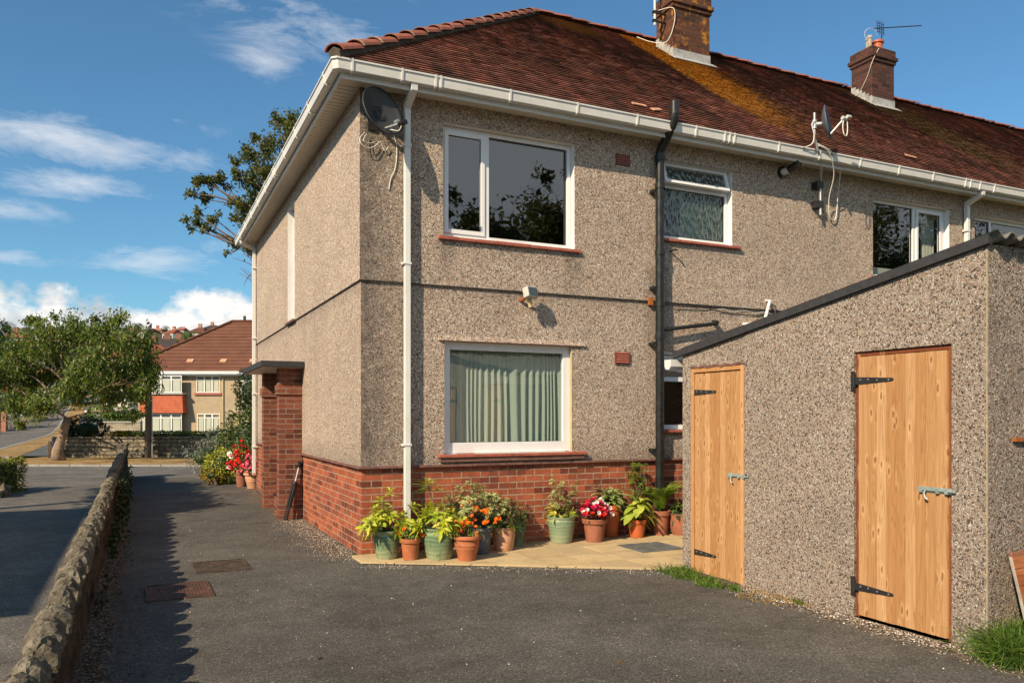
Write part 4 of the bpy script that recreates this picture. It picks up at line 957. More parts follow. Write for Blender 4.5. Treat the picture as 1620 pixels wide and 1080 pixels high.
m_ = MB(); m_.sweep([0, 1], lambda i: [Vector(((2.72, 3.4)[i] if True else 0, -1.88 + a_, 2.07 + b_)) for a_, b_ in ((-.05, .05), (-.045, -.02), (-.02, -.05), (.03, -.05), (.055, -.02), (.06, .05))]); m_.build('gutter', 'upvc_white', shed)
def door(dd, y0, y1, z0, z1, label, hz, hy, by, bz, redframe, xf):
    df = MB(); a0, a1, b0, b1 = dd
    if redframe: df.box(SX + .02, SX + .10, a0 + .002, a0 + .035, b0, b1 - .002); df.box(SX + .02, SX + .10, a1 - .042, a1 - .002, b0, b1 - .002); df.box(SX + .02, SX + .10, a0 + .035, a1 - .042, b1 - .035, b1 - .002)
    else: df.box(SX - .012, SX + .08, a0 + .002, a0 + .042, b0, b1 - .002); df.box(SX - .012, SX + .08, a1 - .042, a1 - .002, b0, b1 - .002); df.box(SX - .012, SX + .08, a0 + .042, a1 - .042, b1 - .042, b1 - .002)
    fr_ = df.build('door_frame', 'frame_red' if redframe else 'frame_pine', shed, bevel=.003)
    mb = MB(); y = y0; nb = 9; bw = (y1 - y0) / nb
    for k in range(nb): 
        a_, b_ = y0 + k * bw, y0 + (k + 1) * bw
        mb.prism([(xf + .010, a_ + .0010), (xf, a_ + .006), (xf, b_ - .006), (xf + .010, b_ - .0010), (xf + .022, b_ - .0008), (xf + .022, a_ + .0008)], z0 + rng.uniform(0, .004), z1 - rng.uniform(0, .003), 'z')
    dr = mb.build('door', 'door_pine', shed, label=label)
    bk = MB(); bk.box(xf + .0225, xf + .03, y0, y1, z0, z1); bk.build('door_ledges', 'frame_pine', dr)
    for z_ in hz:
        h = MB(); h.box(xf - .006, xf - .001, hy - .005, hy + .032, z_ - .075, z_ + .075); L = .34
        h.prism([(hy - .006, z_ - .03), (hy - L, z_ - .012), (hy - L - .012, z_), (hy - L, z_ + .012), (hy - .006, z_ + .03)], xf - .006, xf - .001, 'x')
        h.tube([(xf - .008, hy, z_ - .05), (xf - .008, hy, z_ + .05)], .008, 8); hh = h.build('hinge', 'dark_metal', dr, bevel=.001)
        s_ = MB()
        for q in (.06, .13, .21, .31): s_.tube([(xf - .006, hy - q, z_ + (.008 if q < .2 else 0)), (xf - .009, hy - q, z_ + (.008 if q < .2 else 0))], .006, 8)
        s_.build('screw', 'galvanised', hh)
    b = MB(); b.box(xf - .004, xf - .0005, by, by + .26, bz - .02, bz + .02); b.tube([(xf - .013, by - .03, bz), (xf - .013, by + .245, bz)], .0085, 10)
    for q in (.035, .10, .23): b.box(xf - .024, xf - .003, by + q - .012, by + q + .012, bz - .02, bz + .02)
    b.tube([(xf - .018, by + .19, bz), (xf - .035, by + .19, bz - .02), (xf - .035, by + .18, bz - .055), (xf - .03, by + .165, bz - .065)], .007, 8)
    b.build('bolt', 'zinc_bolt', dr, bevel=.002); return dr
door(D1, -2.882, -2.208, .0, 1.962, 'narrow plank door in a pale wooden frame, nearer the house', (1.775, .195), -2.185, -2.96, .99, False, SX + .004)
door(D2, -4.922, -4.188, .022, 1.995, 'wide plank door in a dark red frame, nearer the camera', (1.812, .235), -4.155, -4.965, 1.03, True, SX - .004)
m_ = MB()   # ragged patch of render over the narrow door
for k in range(22):
    y = -2.93 + k * .035; m_.box(SX - .014 - .004 * (k % 3), SX + .004, y, y + .04, 2.014 + .006 * math.sin(k * 1.3), 2.028 + .012 * math.sin(k * .7) ** 2)
m_.build('door_head_patch', 'dirty_tile', shed)
m_ = MB(); m_.box(3.05, 3.3, SY0 - .03, SY0 + .0, 1.375, 1.398); m_.build('iron_strap', 'rust', shed)

# cedar panel leaning against the outhouse
pn = thing('timber_panel', 'reddish timber panel leaning on the outhouse wall at the right edge', 'timber panel', (3.1, -5.35, 0))
mb = MB(); M = Matrix.Translation((2.88, -5.47, -.06)) @ Matrix.Rotation(R_(-3), 4, 'Y') @ Matrix.Rotation(R_(-12), 4, 'X')
for k in range(7): mb.box(0, .62, -.02 + (k % 2) * .002, .0, k * .107, k * .107 + .1045, M)
mb.build('board', 'cedar_board', pn, bevel=.003)
mb = MB(); mb.box(.13, .165, -.045, -.0202, .0, .75, M); mb.build('batten', 'frame_pine', pn, bevel=.003)
mb = MB(); mb.box(-.008, -.002, -.02, .0, .0, .72, M); mb.build('edge_strip', 'stone_post', pn, bevel=.003)

# ------------------------------------------------------------ stone boundary wall between the drives
bw_ = thing('boundary_wall', 'low rough wall with jagged stone coping running between the two drives', 'wall', (-2.65, 0, 0))
def roughbox(mb, x0, x1, y0, y1, z0, z1, amp, nx, ny, nz_, seed, topfn=None):
    r = np.random.default_rng(seed); idx = {}
    def vid(i, j, k):
        if (i, j, k) not in idx:
            x = x0 + (x1 - x0) * i / nx; y = y0 + (y1 - y0) * j / ny; z = z0 + (z1 - z0) * k / nz_
            if topfn and k > 0: z += topfn(i / nx, j / ny) * (k / nz_)
            idx[(i, j, k)] = len(mb.v); mb.v.append((x + r.normal() * amp, y + r.normal() * amp * .7, z + r.normal() * amp * (1 if k else .2)))
        return idx[(i, j, k)]
    for i in range(nx):
        for j in range(ny): mb.f.append((vid(i, j, nz_), vid(i + 1, j, nz_), vid(i + 1, j + 1, nz_), vid(i, j + 1, nz_)))
    for j in range(ny):
        for k in range(nz_):
            mb.f.append((vid(0, j + 1, k), vid(0, j, k), vid(0, j, k + 1), vid(0, j + 1, k + 1))); mb.f.append((vid(nx, j, k), vid(nx, j + 1, k), vid(nx, j + 1, k + 1), vid(nx, j, k + 1)))
    for i in range(nx):
        for k in range(nz_):
            mb.f.append((vid(i, 0, k), vid(i + 1, 0, k), vid(i + 1, 0, k + 1), vid(i, 0, k + 1))); mb.f.append((vid(i + 1, ny, k), vid(i, ny, k), vid(i, ny, k + 1), vid(i + 1, ny, k + 1)))
mb = MB(); cp = MB(); y = -11.5; k = 0
while y < 13.2:
    L = .34 + rng.uniform(-.05, .05); zt_ = .36 + .012 * (y + 5)
    roughbox(mb, -2.645, -2.545, y, y + L - .005, -.05, zt_ + .02, .008, 2, 4, 6, 100 + k)
    hgt_ = .13 + rng.uniform(-.02, .03)
    tf = lambda u_, v_, s_=rng.uniform(.09, .12), q_=rng.uniform(-.02, .02), sk=rng.uniform(-.03, .03): q_ + sk * (v_ - .5) + s_ * (1 - abs(2 * v_ - 1) ** 2.6) * (1 - .55 * abs(2 * u_ - 1) ** 3) - .06
    roughbox(cp, -2.665 + rng.uniform(-.012, .012), -2.528 + rng.uniform(-.012, .01), y + .008, y + L - .008, zt_ + .02, zt_ + .0 + hgt_, .0058, 7, 14, 5, 500 + k, tf)
    y += L; k += 1
mb.build('wall_body', 'stone_wall_body', bw_); cp.build('coping', 'stone_coping', bw_)
mb = MB(); roughbox(mb, -2.72, -2.50, 12.9, 13.3, -.05, .86, .015, 4, 4, 8, 77); mb.build('end_pier', 'stone_coping', bw_)

# ------------------------------------------------------------ drain covers
def cover(cx, cy, w_, l_, label, mat='rusty_cover', rot=0.0, holes=True, z=.006):
    t_ = thing('drain_cover', label, 'drain cover', (cx, cy, 0)); M = Matrix.Translation((cx, cy, 0)) @ Matrix.Rotation(rot, 4, 'Z')
    fr_ = MB(); 
    for a_ in ((-w_/2, -w_/2 + .014, -l_/2, l_/2), (w_/2 - .014, w_/2, -l_/2, l_/2), (-w_/2 + .014, w_/2 - .014, -l_/2, -l_/2 + .014), (-w_/2 + .014, w_/2 - .014, l_/2 - .014, l_/2)): fr_.box(a_[0], a_[1], a_[2], a_[3], 0, z + .006, M)
    fr_.build('frame', mat, t_)
    pl = MB(); pl.box(-w_/2 + .018, w_/2 - .018, -l_/2 + .018, l_/2 - .018, 0, z, M); pl.build('plate', mat, t_)
    rb = MB()
    if mat != 'cover_steel':
        nx = int((w_ - .06) / .028)
        for i in range(nx):
            for j in range(int((l_ - .06) / .03)):
                if (i + 3) % 7 == 0 and abs(j - 10) < 3: continue
                x = -w_/2 + .035 + i * .028; yv = -l_/2 + .035 + j * .03; rb.box(x, x + .018, yv, yv + .022, z, z + .005, M)
    else:
        rb.box(-w_/2 + .02, w_/2 - .02, -.006, .006, z, z + .004, M); rb.box(-.006, .006, -l_/2 + .02, -.008, z, z + .004, M); rb.box(-.006, .006, .008, l_/2 - .02, z, z + .004, M)
        for sx in (-1, 1): rb.box(sx * w_ * .28 - .04, sx * w_ * .28 + .04, -.02, .02, z, z + .007, M)
    rb.build('tread', mat, t_); return t_
cover(-1.44, .06, .52, .62, 'dull brown ribbed drain cover in the tarmac, the farther of the two', 'dull_cover', rot=R_(1.5))
cover(-1.88, -1.0, .53, .66, 'redder studded drain cover in the tarmac, the nearer one, half in wall shadow', rot=R_(1))
cover(3.15, -.965, .58, .53, 'grey steel drain cover set in the yellow paving', 'cover_steel', z=.027)

# ------------------------------------------------------------ satellite dishes, floodlight, aerials, tripod
def dish_bowl(c, nrm, rx, ry, roll=0):
    nrm = Vector(nrm).normalized(); sx = nrm.cross(Vector((0, 0, 1))).normalized(); sy = sx.cross(nrm).normalized()
    mb = MB(); rings = 9; seg = 36
    for th in (0, 1):
        for r in range(rings + 1):
            for k in range(seg):
                a_ = 2 * math.pi * k / seg; q = r / rings; p = Vector(c) + sx * math.cos(a_) * rx * q + sy * math.sin(a_) * ry * q + nrm * (.075 * q * q - .010 * th + (.006 if r == rings and th == 0 else 0)); mb.v.append(tuple(p))
    n1 = (rings + 1) * seg
    for th in (0, 1):
        for r in range(rings):
            for k in range(seg):
                a_, b_ = th * n1 + r * seg + k, th * n1 + r * seg + (k + 1) % seg; f = (a_, b_, b_ + seg, a_ + seg); mb.f.append(f if th == 0 else f[::-1])
    for k in range(seg): a_ = rings * seg + k; b_ = rings * seg + (k + 1) % seg; mb.f.append((a_, b_, b_ + n1, a_ + n1))
    return mb, sx, sy, nrm
d1 = thing('satellite_dish', 'dark round mesh satellite dish fixed near the corner of the house', 'satellite dish', (.1, 0, 4.6), 'satellite dishes on the rear wall')
c = Vector((.13, -.26, 4.78)); n_ = Vector((.36, -.86, .30)).normalized()
mb, sx, sy, nn_ = dish_bowl(c, n_, .26, .285); mb.build('reflector', 'dish_grey', d1, smooth=True)
m_ = MB()
for rr in (.05, .08): m_.tube([tuple(c + (sx * math.cos(a_) + sy * math.sin(a_)) * rr + n_ * .012) for a_ in [2 * math.pi * k / 20 for k in range(21)]], .004, 5)
m_.build('reflector_boss', 'dish_grey', d1, smooth=True)
lnb = c + n_ * .30 + Vector((.07, 0, -.24)); lo = c - sy * .2 + n_ * .05
m_ = MB(); m_.tube([lo, lnb], .012, 8); m_.build('arm', 'galvanised', d1, smooth='auto')
m_ = MB(); m_.tube([lnb - n_ * .05, lnb + n_ * .01], .03, 12); m_.tube([lnb + n_ * .0 - sy * .01, lnb + n_ * .05 - sy * .02], .028, 12); m_.build('receiver_head', 'black_plastic', d1, smooth='auto')
m_ = MB(); m_.tube([lnb - n_ * .05 + sy * .05, lnb - n_ * .1 + sy * .06], .024, 10); m_.build('receiver_cap', 'galvanised', d1, smooth='auto')
m_ = MB(); m_.tube([(.12, -.02, 4.78), tuple(c - n_ * .02)], .022, 10); m_.box(.07, .17, -.04, -e, 4.68, 4.88); m_.build('wall_mount', 'dark_metal', d1)
m_ = MB(); m_.tube(smooth_path([(.03, -.06, 4.64), (-.03, -.09, 4.56), (-.02, -.10, 4.49), (.06, -.09, 4.46), (.14, -.07, 4.50), (.2, -.06, 4.56), (.23, -.05, 4.51), (.26, -.05, 4.47), (.3, -.04, 4.52)]), .0055, 6); m_.tube(smooth_path([(.05, -.06, 4.62), (0, -.1, 4.53), (.08, -.08, 4.52), (.14, -.06, 4.55)]), .005, 6)
m_.tube(smooth_path([tuple(lnb), tuple(lnb - Vector((.03, -.03, .08))), tuple(lnb - Vector((.10, -.1, .06))), (.36, -.05, 4.66), (.40, -.03, 4.5), (.38, -.03, 4.3), (.33, -.03, 4.18), (.31, -.025, 4.05)]), .0055, 6); m_.build('cable', 'cable_white', d1, smooth=True)
d2 = thing('satellite_dish', 'grey satellite dish seen edge-on, on a steel mast rising past the gutter', 'satellite dish', (6.75, 0, 4.5), 'satellite dishes on the rear wall')
m_ = MB(); m_.tube([(6.72, -.11, 4.45), (6.72, -.11, 4.93), (6.62, -.22, 5.06), (6.34, -.42, 5.24), (6.27, -.43, 5.40), (6.27, -.43, 5.74)], .019, 10); m_.build('mast', 'galvanised', d2, smooth='auto')
for z_ in (4.6, 4.88): m_ = MB(); m_.box(6.64, 6.76, -.13, -e, z_ - .05, z_ + .05); m_.build('mast_bracket', 'dark_metal', d2)
c = Vector((6.35, -.50, 5.58)); n_ = Vector((.56, -.82, .16)).normalized(); mb, sx, sy, nn_ = dish_bowl(c, n_, .20, .235); mb.build('reflector', 'dish_face', d2, smooth=True)
m_ = MB(); m_.tube([(6.27, -.43, 5.58), tuple(c)], .03, 10); m_.tube([(6.27, -.43, 5.52), (6.27, -.43, 5.64)], .035, 10); m_.build('dish_clamp', 'galvanised', d2, smooth='auto')
l2 = c + n_ * .27 - sy * .03; m_ = MB(); m_.tube([tuple(c - sy * .2 + n_ * .04), tuple(l2)], .014, 8); m_.build('arm', 'galvanised', d2, smooth='auto')
m_ = MB(); m_.tube([tuple(l2 - Vector((.03, 0, -.01))), tuple(l2 + Vector((.05, 0, .01)))], .028, 10); m_.tube([tuple(l2 + Vector((.03, -.03, .03))), tuple(l2 + Vector((.09, -.03, .03)))], .024, 10); m_.build('receiver_head', 'lamp_body', d2, smooth='auto')
m_ = MB(); m_.tube(smooth_path([tuple(l2), tuple(l2 + Vector((-.02, 0, -.1))), tuple(l2 + Vector((0, 0, -.2))), tuple(l2 + Vector((.05, 0, -.22))), tuple(l2 + Vector((.07, 0, -.12))), tuple(l2 + Vector((.06, 0, 0)))]), .008, 6)
m_.tube(smooth_path([(6.25, -.46, 5.62), (6.19, -.46, 5.56), (6.22, -.47, 5.42), (6.20, -.46, 5.3), (6.12, -.42, 5.25), (6.06, -.41, 5.24)]), .008, 6)
m_.tube(smooth_path([(6.34, -.43, 5.3), (6.55, -.42, 5.24), (6.78, -.30, 5.0), (6.86, -.14, 4.72), (6.92, -.08, 4.50), (7.0, -.06, 4.42), (7.08, -.06, 4.46), (7.08, -.10, 4.8), (6.94, -.26, 5.08), (6.6, -.42, 5.25), (6.32, -.43, 5.32)]), .008, 6); m_.build('cable', 'cable_white', d2, smooth=True)
fl_ = thing('floodlight', 'weathered floodlight with a motion sensor above the curtained window', 'floodlight', (2.0, -.1, 2.95))
M = Matrix.Translation((1.995, -.17, 3.0)) @ Matrix.Rotation(R_(18), 4, 'Z') @ Matrix.Rotation(R_(-14), 4, 'X')
m_ = MB(); m_.box(-.085, .085, -.045, .045, -.06, .065, M); m_.build('lamp_housing', 'lamp_body', fl_, bevel=.01)
m_ = MB(); m_.box(-.072, .072, -.050, -.0455, -.047, .052, M); m_.build('lamp_glass', 'glass_far', fl_)
m_ = MB(); m_.tube([(1.98, -.12, 2.98), (1.95, -.04, 2.93), (1.94, 0, 2.93)], .02, 8); m_.build('bracket', 'rust', fl_)
m_ = MB(); m_.tube([(2.0, -.13, 2.88), (2.0, -.13, 2.94)], .03, 12); m_.tube([(2.01, -.14, 2.83), (2.0, -.13, 2.885)], .022, 12); m_.build('motion_sensor', 'reveal_tan', fl_, smooth='auto')
# television aerial on the far chimney; whip mast on the near one
ta = thing('television_aerial', 'yagi television aerial mounted beside the orange chimney pot', 'aerial', (12.45, 3.67, 9.4))
m_ = MB(); m_.tube([(12.46, 3.60, 9.44), (12.46, 3.60, 10.02)], .014, 8); m_.build('mast', 'dark_metal', ta)
a0 = Vector((12.3, 3.70, 10.01)); a1 = Vector((13.33, 3.3, 10.11)); m_ = MB(); m_.tube([tuple(a0), tuple(a1)], .011, 6)
for k in range(13):
    p = a0.lerp(a1, .30 + k * .058); m_.tube([tuple(p + Vector((-.03, -.05, -.035))), tuple(p + Vector((.03, .05, .035)))], .005, 5)
m_.build('boom', 'dark_metal', ta)
m_ = MB(); p = a0.lerp(a1, .16)
for dx in (-.09, -.03, .03, .09):
    m_.tube([tuple(p + Vector((dx - .05, -.03, .13))), tuple(p + Vector((dx + .05, .03, -.13)))], .006, 5); m_.tube([tuple(p + Vector((-.12, 0, dx))), tuple(p + Vector((.12, 0, dx)))], .006, 5)
m_.build('reflector_grid', 'dark_metal', ta)
m_ = MB(); m_.tube([tuple(a0 + Vector((-.05 + .14 * math.cos(t_), -.05 * math.cos(t_), -.14 + .14 * math.sin(t_)))) for t_ in [k * .35 for k in range(14)]], .004, 5); m_.tube(smooth_path([(12.1, 3.37, 9.4), (11.9, 3.36, 9.1), (11.91, 3.55, 8.75), (11.88, 3.8, 8.5), (11.6, 4.0, 8.62)]), .006, 5); m_.build('cable', 'cable_white', ta)
wa = thing('whip_aerial', 'thin white upright aerial bracketed to the left of the near chimney', 'aerial', (6.5, 3.6, 8.8))
m_ = MB(); m_.tube([(6.48, 3.62, 8.82), (6.48, 3.62, 9.75)], .022, 8); m_.build('mast', 'cable_white', wa)
for z_ in (8.90, 9.06): m_ = MB(); m_.box(6.44, 6.74, 3.60, 3.64, z_ - .012, z_ + .012); m_.box(6.44, 6.52, 3.585, 3.655, z_ - .02, z_ + .02); m_.build('bracket', 'dark_metal', wa)
m_ = MB(); m_.tube(smooth_path([(6.55, 3.6, 9.1), (6.72, 3.38, 9.08), (6.74, 3.38, 8.8), (6.6, 3.42, 8.45), (6.4, 3.6, 8.48), (6.2, 3.8, 8.62)]), .007, 5); m_.build('cable', 'cable_white', wa)
tp = thing('tripod', 'folded black camera tripod leaning against the brick porch pier', 'tripod', (-.24, 3.4, 0))
b0 = Vector((-.26, 3.40, .0)); t0 = Vector((-.085, 3.455, .66)); ax = (t0 - b0).normalized(); tp_top = t0 + ax * .12
for k in range(3):
    o_ = Vector((math.cos(k * 2.1 + .4), math.sin(k * 2.1 + .4), 0)) * .028; m_ = MB(); m_.tube([tuple(b0 + o_ * .9), tuple(b0.lerp(t0, .45) + o_)], .010, 8); m_.tube([tuple(b0.lerp(t0, .30) + o_), tuple(b0.lerp(t0, .82) + o_)], .014, 8); lg = m_.build('leg', 'black_plastic', tp)
    q = MB(); q.tube([tuple(b0 + o_ * .9 - ax * .0), tuple(b0 + o_ * .9 + ax * .03)], .014, 8); q.build('rubber_foot', 'rubber', lg)
m_ = MB(); m_.tube([tuple(b0.lerp(t0, .80)), tuple(b0.lerp(t0, .86))], .045, 10); m_.build('collar', 'black_plastic', tp)
m_ = MB(); m_.tube([tuple(b0.lerp(t0, .8)), tuple(tp_top)], .013, 8); m_.build('centre_column', 'galvanised', tp)
m_ = MB(); m_.tube([tuple(tp_top), tuple(tp_top + ax * .05)], .026, 10); m_.box(tp_top.x - .01, tp_top.x + .06, tp_top.y - .03, tp_top.y + .03, tp_top.z + .05, tp_top.z + .085); m_.tube([tuple(tp_top + Vector((0, -.02, .03))), tuple(tp_top + Vector((-.05, -.05, .0)))], .012, 8); m_.build('tripod_head', 'black_plastic', tp, bevel=.005)

# ------------------------------------------------------------ potted plants by the wall
def pot_mesh(c, r, h, style):
    mb = MB()
    if style == 'glazed': pr = [(0, 0), (r * .70, 0), (r * .76, h * .1), (r * .90, h * .55), (r * .97, h * .82), (r * .93, h * .88), (r * 1.02, h * .95), (r * 1.02, h), (r * .92, h), (r * .88, h * .90), (0, h * .88)]
    elif style == 'flower': pr = [(0, 0), (r * .68, 0), (r * .86, h * .80), (r * .87, h * .80), (r * 1.0, h * .81), (r * 1.03, h * .98), (r * 1.0, h), (r * .90, h), (r * .86, h * .88), (0, h * .87)]
    elif style == 'ringed': pr = [(0, 0), (r * .60, 0), (r * .70, h * .25), (r * .80, h * .45), (r * .82, h * .47), (r * .815, h * .49), (r * .86, h * .60), (r * .88, h * .62), (r * .87, h * .64), (r * .88, h * .82), (r * 1.03, h * .86), (r * 1.06, h * .95), (r * 1.02, h), (r * .90, h), (r * .86, h * .88), (0, h * .87)]
    elif style == 'tall': pr = [(0, 0), (r * .72, 0), (r * .9, h * .86), (r * 1.0, h * .865), (r * 1.02, h), (r * .92, h), (r * .88, h * .92), (0, h * .91)]
    else: pr = [(0, 0), (r * .72, 0), (r * .84, h * .15), (r * .96, h * .6), (r * .98, h * .93), (r * 1.03, h * .96), (r * 1.03, h), (r * .92, h), (r * .88, h * .9), (0, h * .89)]
    mb.lathe(pr, c, 32, False); return mb
def potted(name, label, cat, x, y, r, h, style, mat, group='pots of plants along the rear wall', z=.024):
    t_ = thing(name, label, cat, (x, y, z), group); pot_mesh((x, y, z), r, h, style).build('pot', mat, t_, smooth='auto')
    s_ = MB(); s_.disc((x, y, z), r * .9, 20, h * .90, .012); s_.build('soil', 'soil', t_)
    return t_, Vector((x, y, z + h * .9))
def rosettes(parent, name, mat, stems, nl, L, Wd, rows=None, droop=.3, up=.5, fold=.15):
    """whorls of leaves at the ends of stems"""
    Ps, As, Ns, Ls = [], [], [], []
    for (p, dr) in stems:
        n = nl if isinstance(nl, int) else rng.integers(*nl); dr = np.array(dr, float) / np.linalg.norm(dr)
        for k in range(n):
            a_ = k * 2.4 + rng.uniform(0, .6); h = k / max(1, n - 1); o1 = np.cross(dr, [.31, .77, .55]); o1 /= np.linalg.norm(o1); o2 = np.cross(dr, o1)
            out = o1 * math.cos(a_) + o2 * math.sin(a_); A = out * (1 - h * .45) + dr * (up * (.35 + h)); A /= np.linalg.norm(A)
            Ps.append(np.array(p) + dr * (h - .5) * L * .45); As.append(A); Ns.append(dr + out * -.15 + rng.normal(size=3) * .12); Ls.append(L * rng.uniform(.7, 1.15) * (1 - .3 * h))
    Ls = np.array(Ls); return np_obj(name, leaf_mesh(Ps, As, Ns, Ls, Ls * Wd, rows or ((0, .12), (.35, .9), (.7, .85), (1, .04)), droop, fold), mat, parent)
def stems_mesh(parent, base, tips, r=.004, mat='bark', mid=.5):
    mb = MB()
    for tpt in tips:
        b = Vector(base) + Vector((rng.normal() * .02, rng.normal() * .02, 0)); e_ = Vector(tpt); m_ = b.lerp(e_, mid) + Vector((rng.normal() * .015, rng.normal() * .015, .02)); mb.tube([b, m_, e_], [r, r * .8, r * .6], 5)
    return mb.build('stems', mat, parent)
def dome(base, n, rad, h, flat=.75, zmin=.15):
    out = []
    for _ in range(n):
        v = rng.normal(size=3); v[2] = abs(v[2]) + zmin; v /= np.linalg.norm(v); q = rng.uniform(.6, 1.0)
        out.append((np.array([base[0] + v[0] * rad * q, base[1] + v[1] * rad * q, base[2] + v[2] * h * q]), np.array([v[0], v[1], v[2] * flat + .35])))
    return out
def blossoms(parent, name, mat, spots, size, petals=8, dirs=None):
    Ps, As, Ns = [], [], []
    for p in spots:
        u_ = rdir(1, 1.6)[0]; u_[1] -= .45; u_ /= np.linalg.norm(u_); o1 = np.cross(u_, [.3, .8, .5]); o1 /= np.linalg.norm(o1); o2 = np.cross(u_, o1)
        for lay in (0, 1):
            for k in range(petals):
                a_ = 2 * math.pi * (k + lay * .5) / petals; A = (o1 * math.cos(a_) + o2 * math.sin(a_)) + u_ * (.25 + .75 * lay); Ps.append(np.array(p)); As.append(A); Ns.append(u_ + rng.normal(size=3) * .1)
    return np_obj(name, leaf_mesh(Ps, As, Ns, size * .5, size * .42, ((0, .3), (.5, 1), (.85, .9), (1, .5)), .05, .1), mat, parent)
# 1 far-left glazed pot, yellow and red variegated shrub
t_, b = potted('potted_shrub', 'sprawling yellow-green shrub in the leftmost green glazed pot at the house corner', 'potted plant', .20, -.315, .155, .30, 'glazed', 'glaze_green')
st = dome(b, 22, .25, .30) + [((b.x + .02, b.y - .05, b.z + .42), (0, 0, 1)), ((b.x - .1, b.y - .12, b.z + .34), (-.2, 0, 1)), ((b.x - .27, b.y - .12, b.z + .08), (-1, 0, .3)), ((b.x - .24, b.y - .2, b.z + .14), (-1, -.3, .6)), ((b.x + .26, b.y - .06, b.z + .27), (.8, 0, .6))]
rosettes(t_, 'foliage', 'leaf_choisya', st, (10, 14), .13, .34, droop=.35); stems_mesh(t_, b, [s_[0] for s_ in st]); rosettes(t_, 'young_leaves', 'petal_crimson', [(p + np.array([0, -.01, .015]), d_) for p, d_ in st[:4]], 3, .05, .25)
# 2 small terracotta pot of marigolds
def marigolds(name, label, x, y, r, h, mat, nfl, spread, hh, style='flower', z=.024, extra=None):
    t_, b = potted(name, label, 'potted flowers', x, y, r, h, style, mat, z=z); st = dome(b, 26, spread, hh)
    rosettes(t_, 'foliage', 'leaf_green', st, (6, 9), .045, .35); sp = [s_[0] + np.array([0, -.01, .03]) for s_ in dome(b, nfl, spread * 1.02, hh * 1.08)]
    if extra: sp += [np.array(q) for q in extra]; stems_mesh(t_, b, extra, .003, 'leaf_green')
    blossoms(t_, 'blossoms', 'petal_orange', sp, .045, 8); rosettes(t_, 'dark_foliage', 'leaf_bronze', dome(b, 8, spread * .8, hh * .7), 6, .04, .4); return t_, b
marigolds('potted_marigolds', 'small plain terracotta pot of orange marigolds between two green glazed pots', .405, -.50, .115, .225, 'terracotta', 13, .16, .13)
# 3 big glazed pot with bright choisya, and a lanky single-stemmed plant growing through it
t_, b = potted('potted_shrub', 'bright lime-leaved shrub with one lanky umbrella-topped stem, in the big green glazed pot', 'potted plant', .70, -.58, .185, .335, 'glazed', 'glaze_green')
st = dome(b, 30, .27, .27) ; rosettes(t_, 'foliage', 'leaf_choisya', st, (10, 14), .14, .30, droop=.25); stems_mesh(t_, b, [s_[0] for s_ in st])
tp_ = Vector((b.x - .10, b.y + .06, .80)); m_ = MB(); m_.tube([(b.x - .02, b.y + .1, b.z - .02), (b.x + .0, b.y + .10, b.z + .15), (b.x - .03, b.y + .09, b.z + .27), (b.x - .08, b.y + .07, b.z + .38), tuple(tp_)], [.009, .008, .008, .007, .006], 7); m_.build('bare_stem', 'bark_pale', t_)
rosettes(t_, 'crown_leaves', 'leaf_fern', [(tp_, (0, 0, 1)), (tp_ + Vector((.02, 0, -.02)), (0, .1, 1))], 11, .24, .20, droop=.08, up=.12); rosettes(t_, 'crown_leaves', 'leaf_choisya', [(tp_ + Vector((0, 0, .02)), (0, 0, 1))], 9, .12, .25, droop=.1, up=.3)
# 4 ringed terracotta pot of marigolds
marigolds('potted_marigolds', 'ringed bright terracotta pot of tall orange marigolds in front of the grey tub', .93, -.80, .148, .265, 'terracotta', 15, .17, .20, 'ringed', extra=[(.98, -.72, .62), (1.08, -.7, .56), (.9, -.75, .58)])
# 5 grey fluted tub of marigolds and bushy euonymus
t_ = thing('potted_shrub', 'cream and green variegated bush with orange flowers in a grey fluted tub', 'potted plant', (1.20, -.42, .024), 'pots of plants along the rear wall')
m_ = MB(); m_.lathe([(0, 0), (.115, 0), (.145, .25), (.165, .255), (.165, .29), (.15, .29), (.14, .25), (0, .25)], (1.20, -.46, .024), 40, False, .05); m_.build('pot', 'tub_grey', t_)
s_ = MB(); s_.disc((1.20, -.46, .024), .14, 20, .255); s_.build('soil', 'soil', t_); b = Vector((1.20, -.40, .28))
st = dome(b + Vector((-.04, .1, .12)), 75, .30, .40) + dome(b + Vector((.24, .08, .1)), 45, .24, .32)
rosettes(t_, 'foliage', 'leaf_variegated', st, (10, 13), .065, .5, droop=.2); stems_mesh(t_, b, [q[0] for q in st[::2]])
blossoms(t_, 'blossoms', 'petal_orange', [np.array((b.x - .15 + rng.uniform(0, .32), b.y - .22 + rng.uniform(-.06, .06), b.z + rng.uniform(.04, .26))) for _ in range(17)], .05, 8)
rosettes(t_, 'dark_foliage', 'leaf_bronze', [(np.array((b.x + rng.uniform(-.15, .2), b.y - .15 + rng.uniform(-.08, .08), b.z + rng.uniform(0, .3))), (0, 0, 1)) for _ in range(16)], 7, .05, .4)
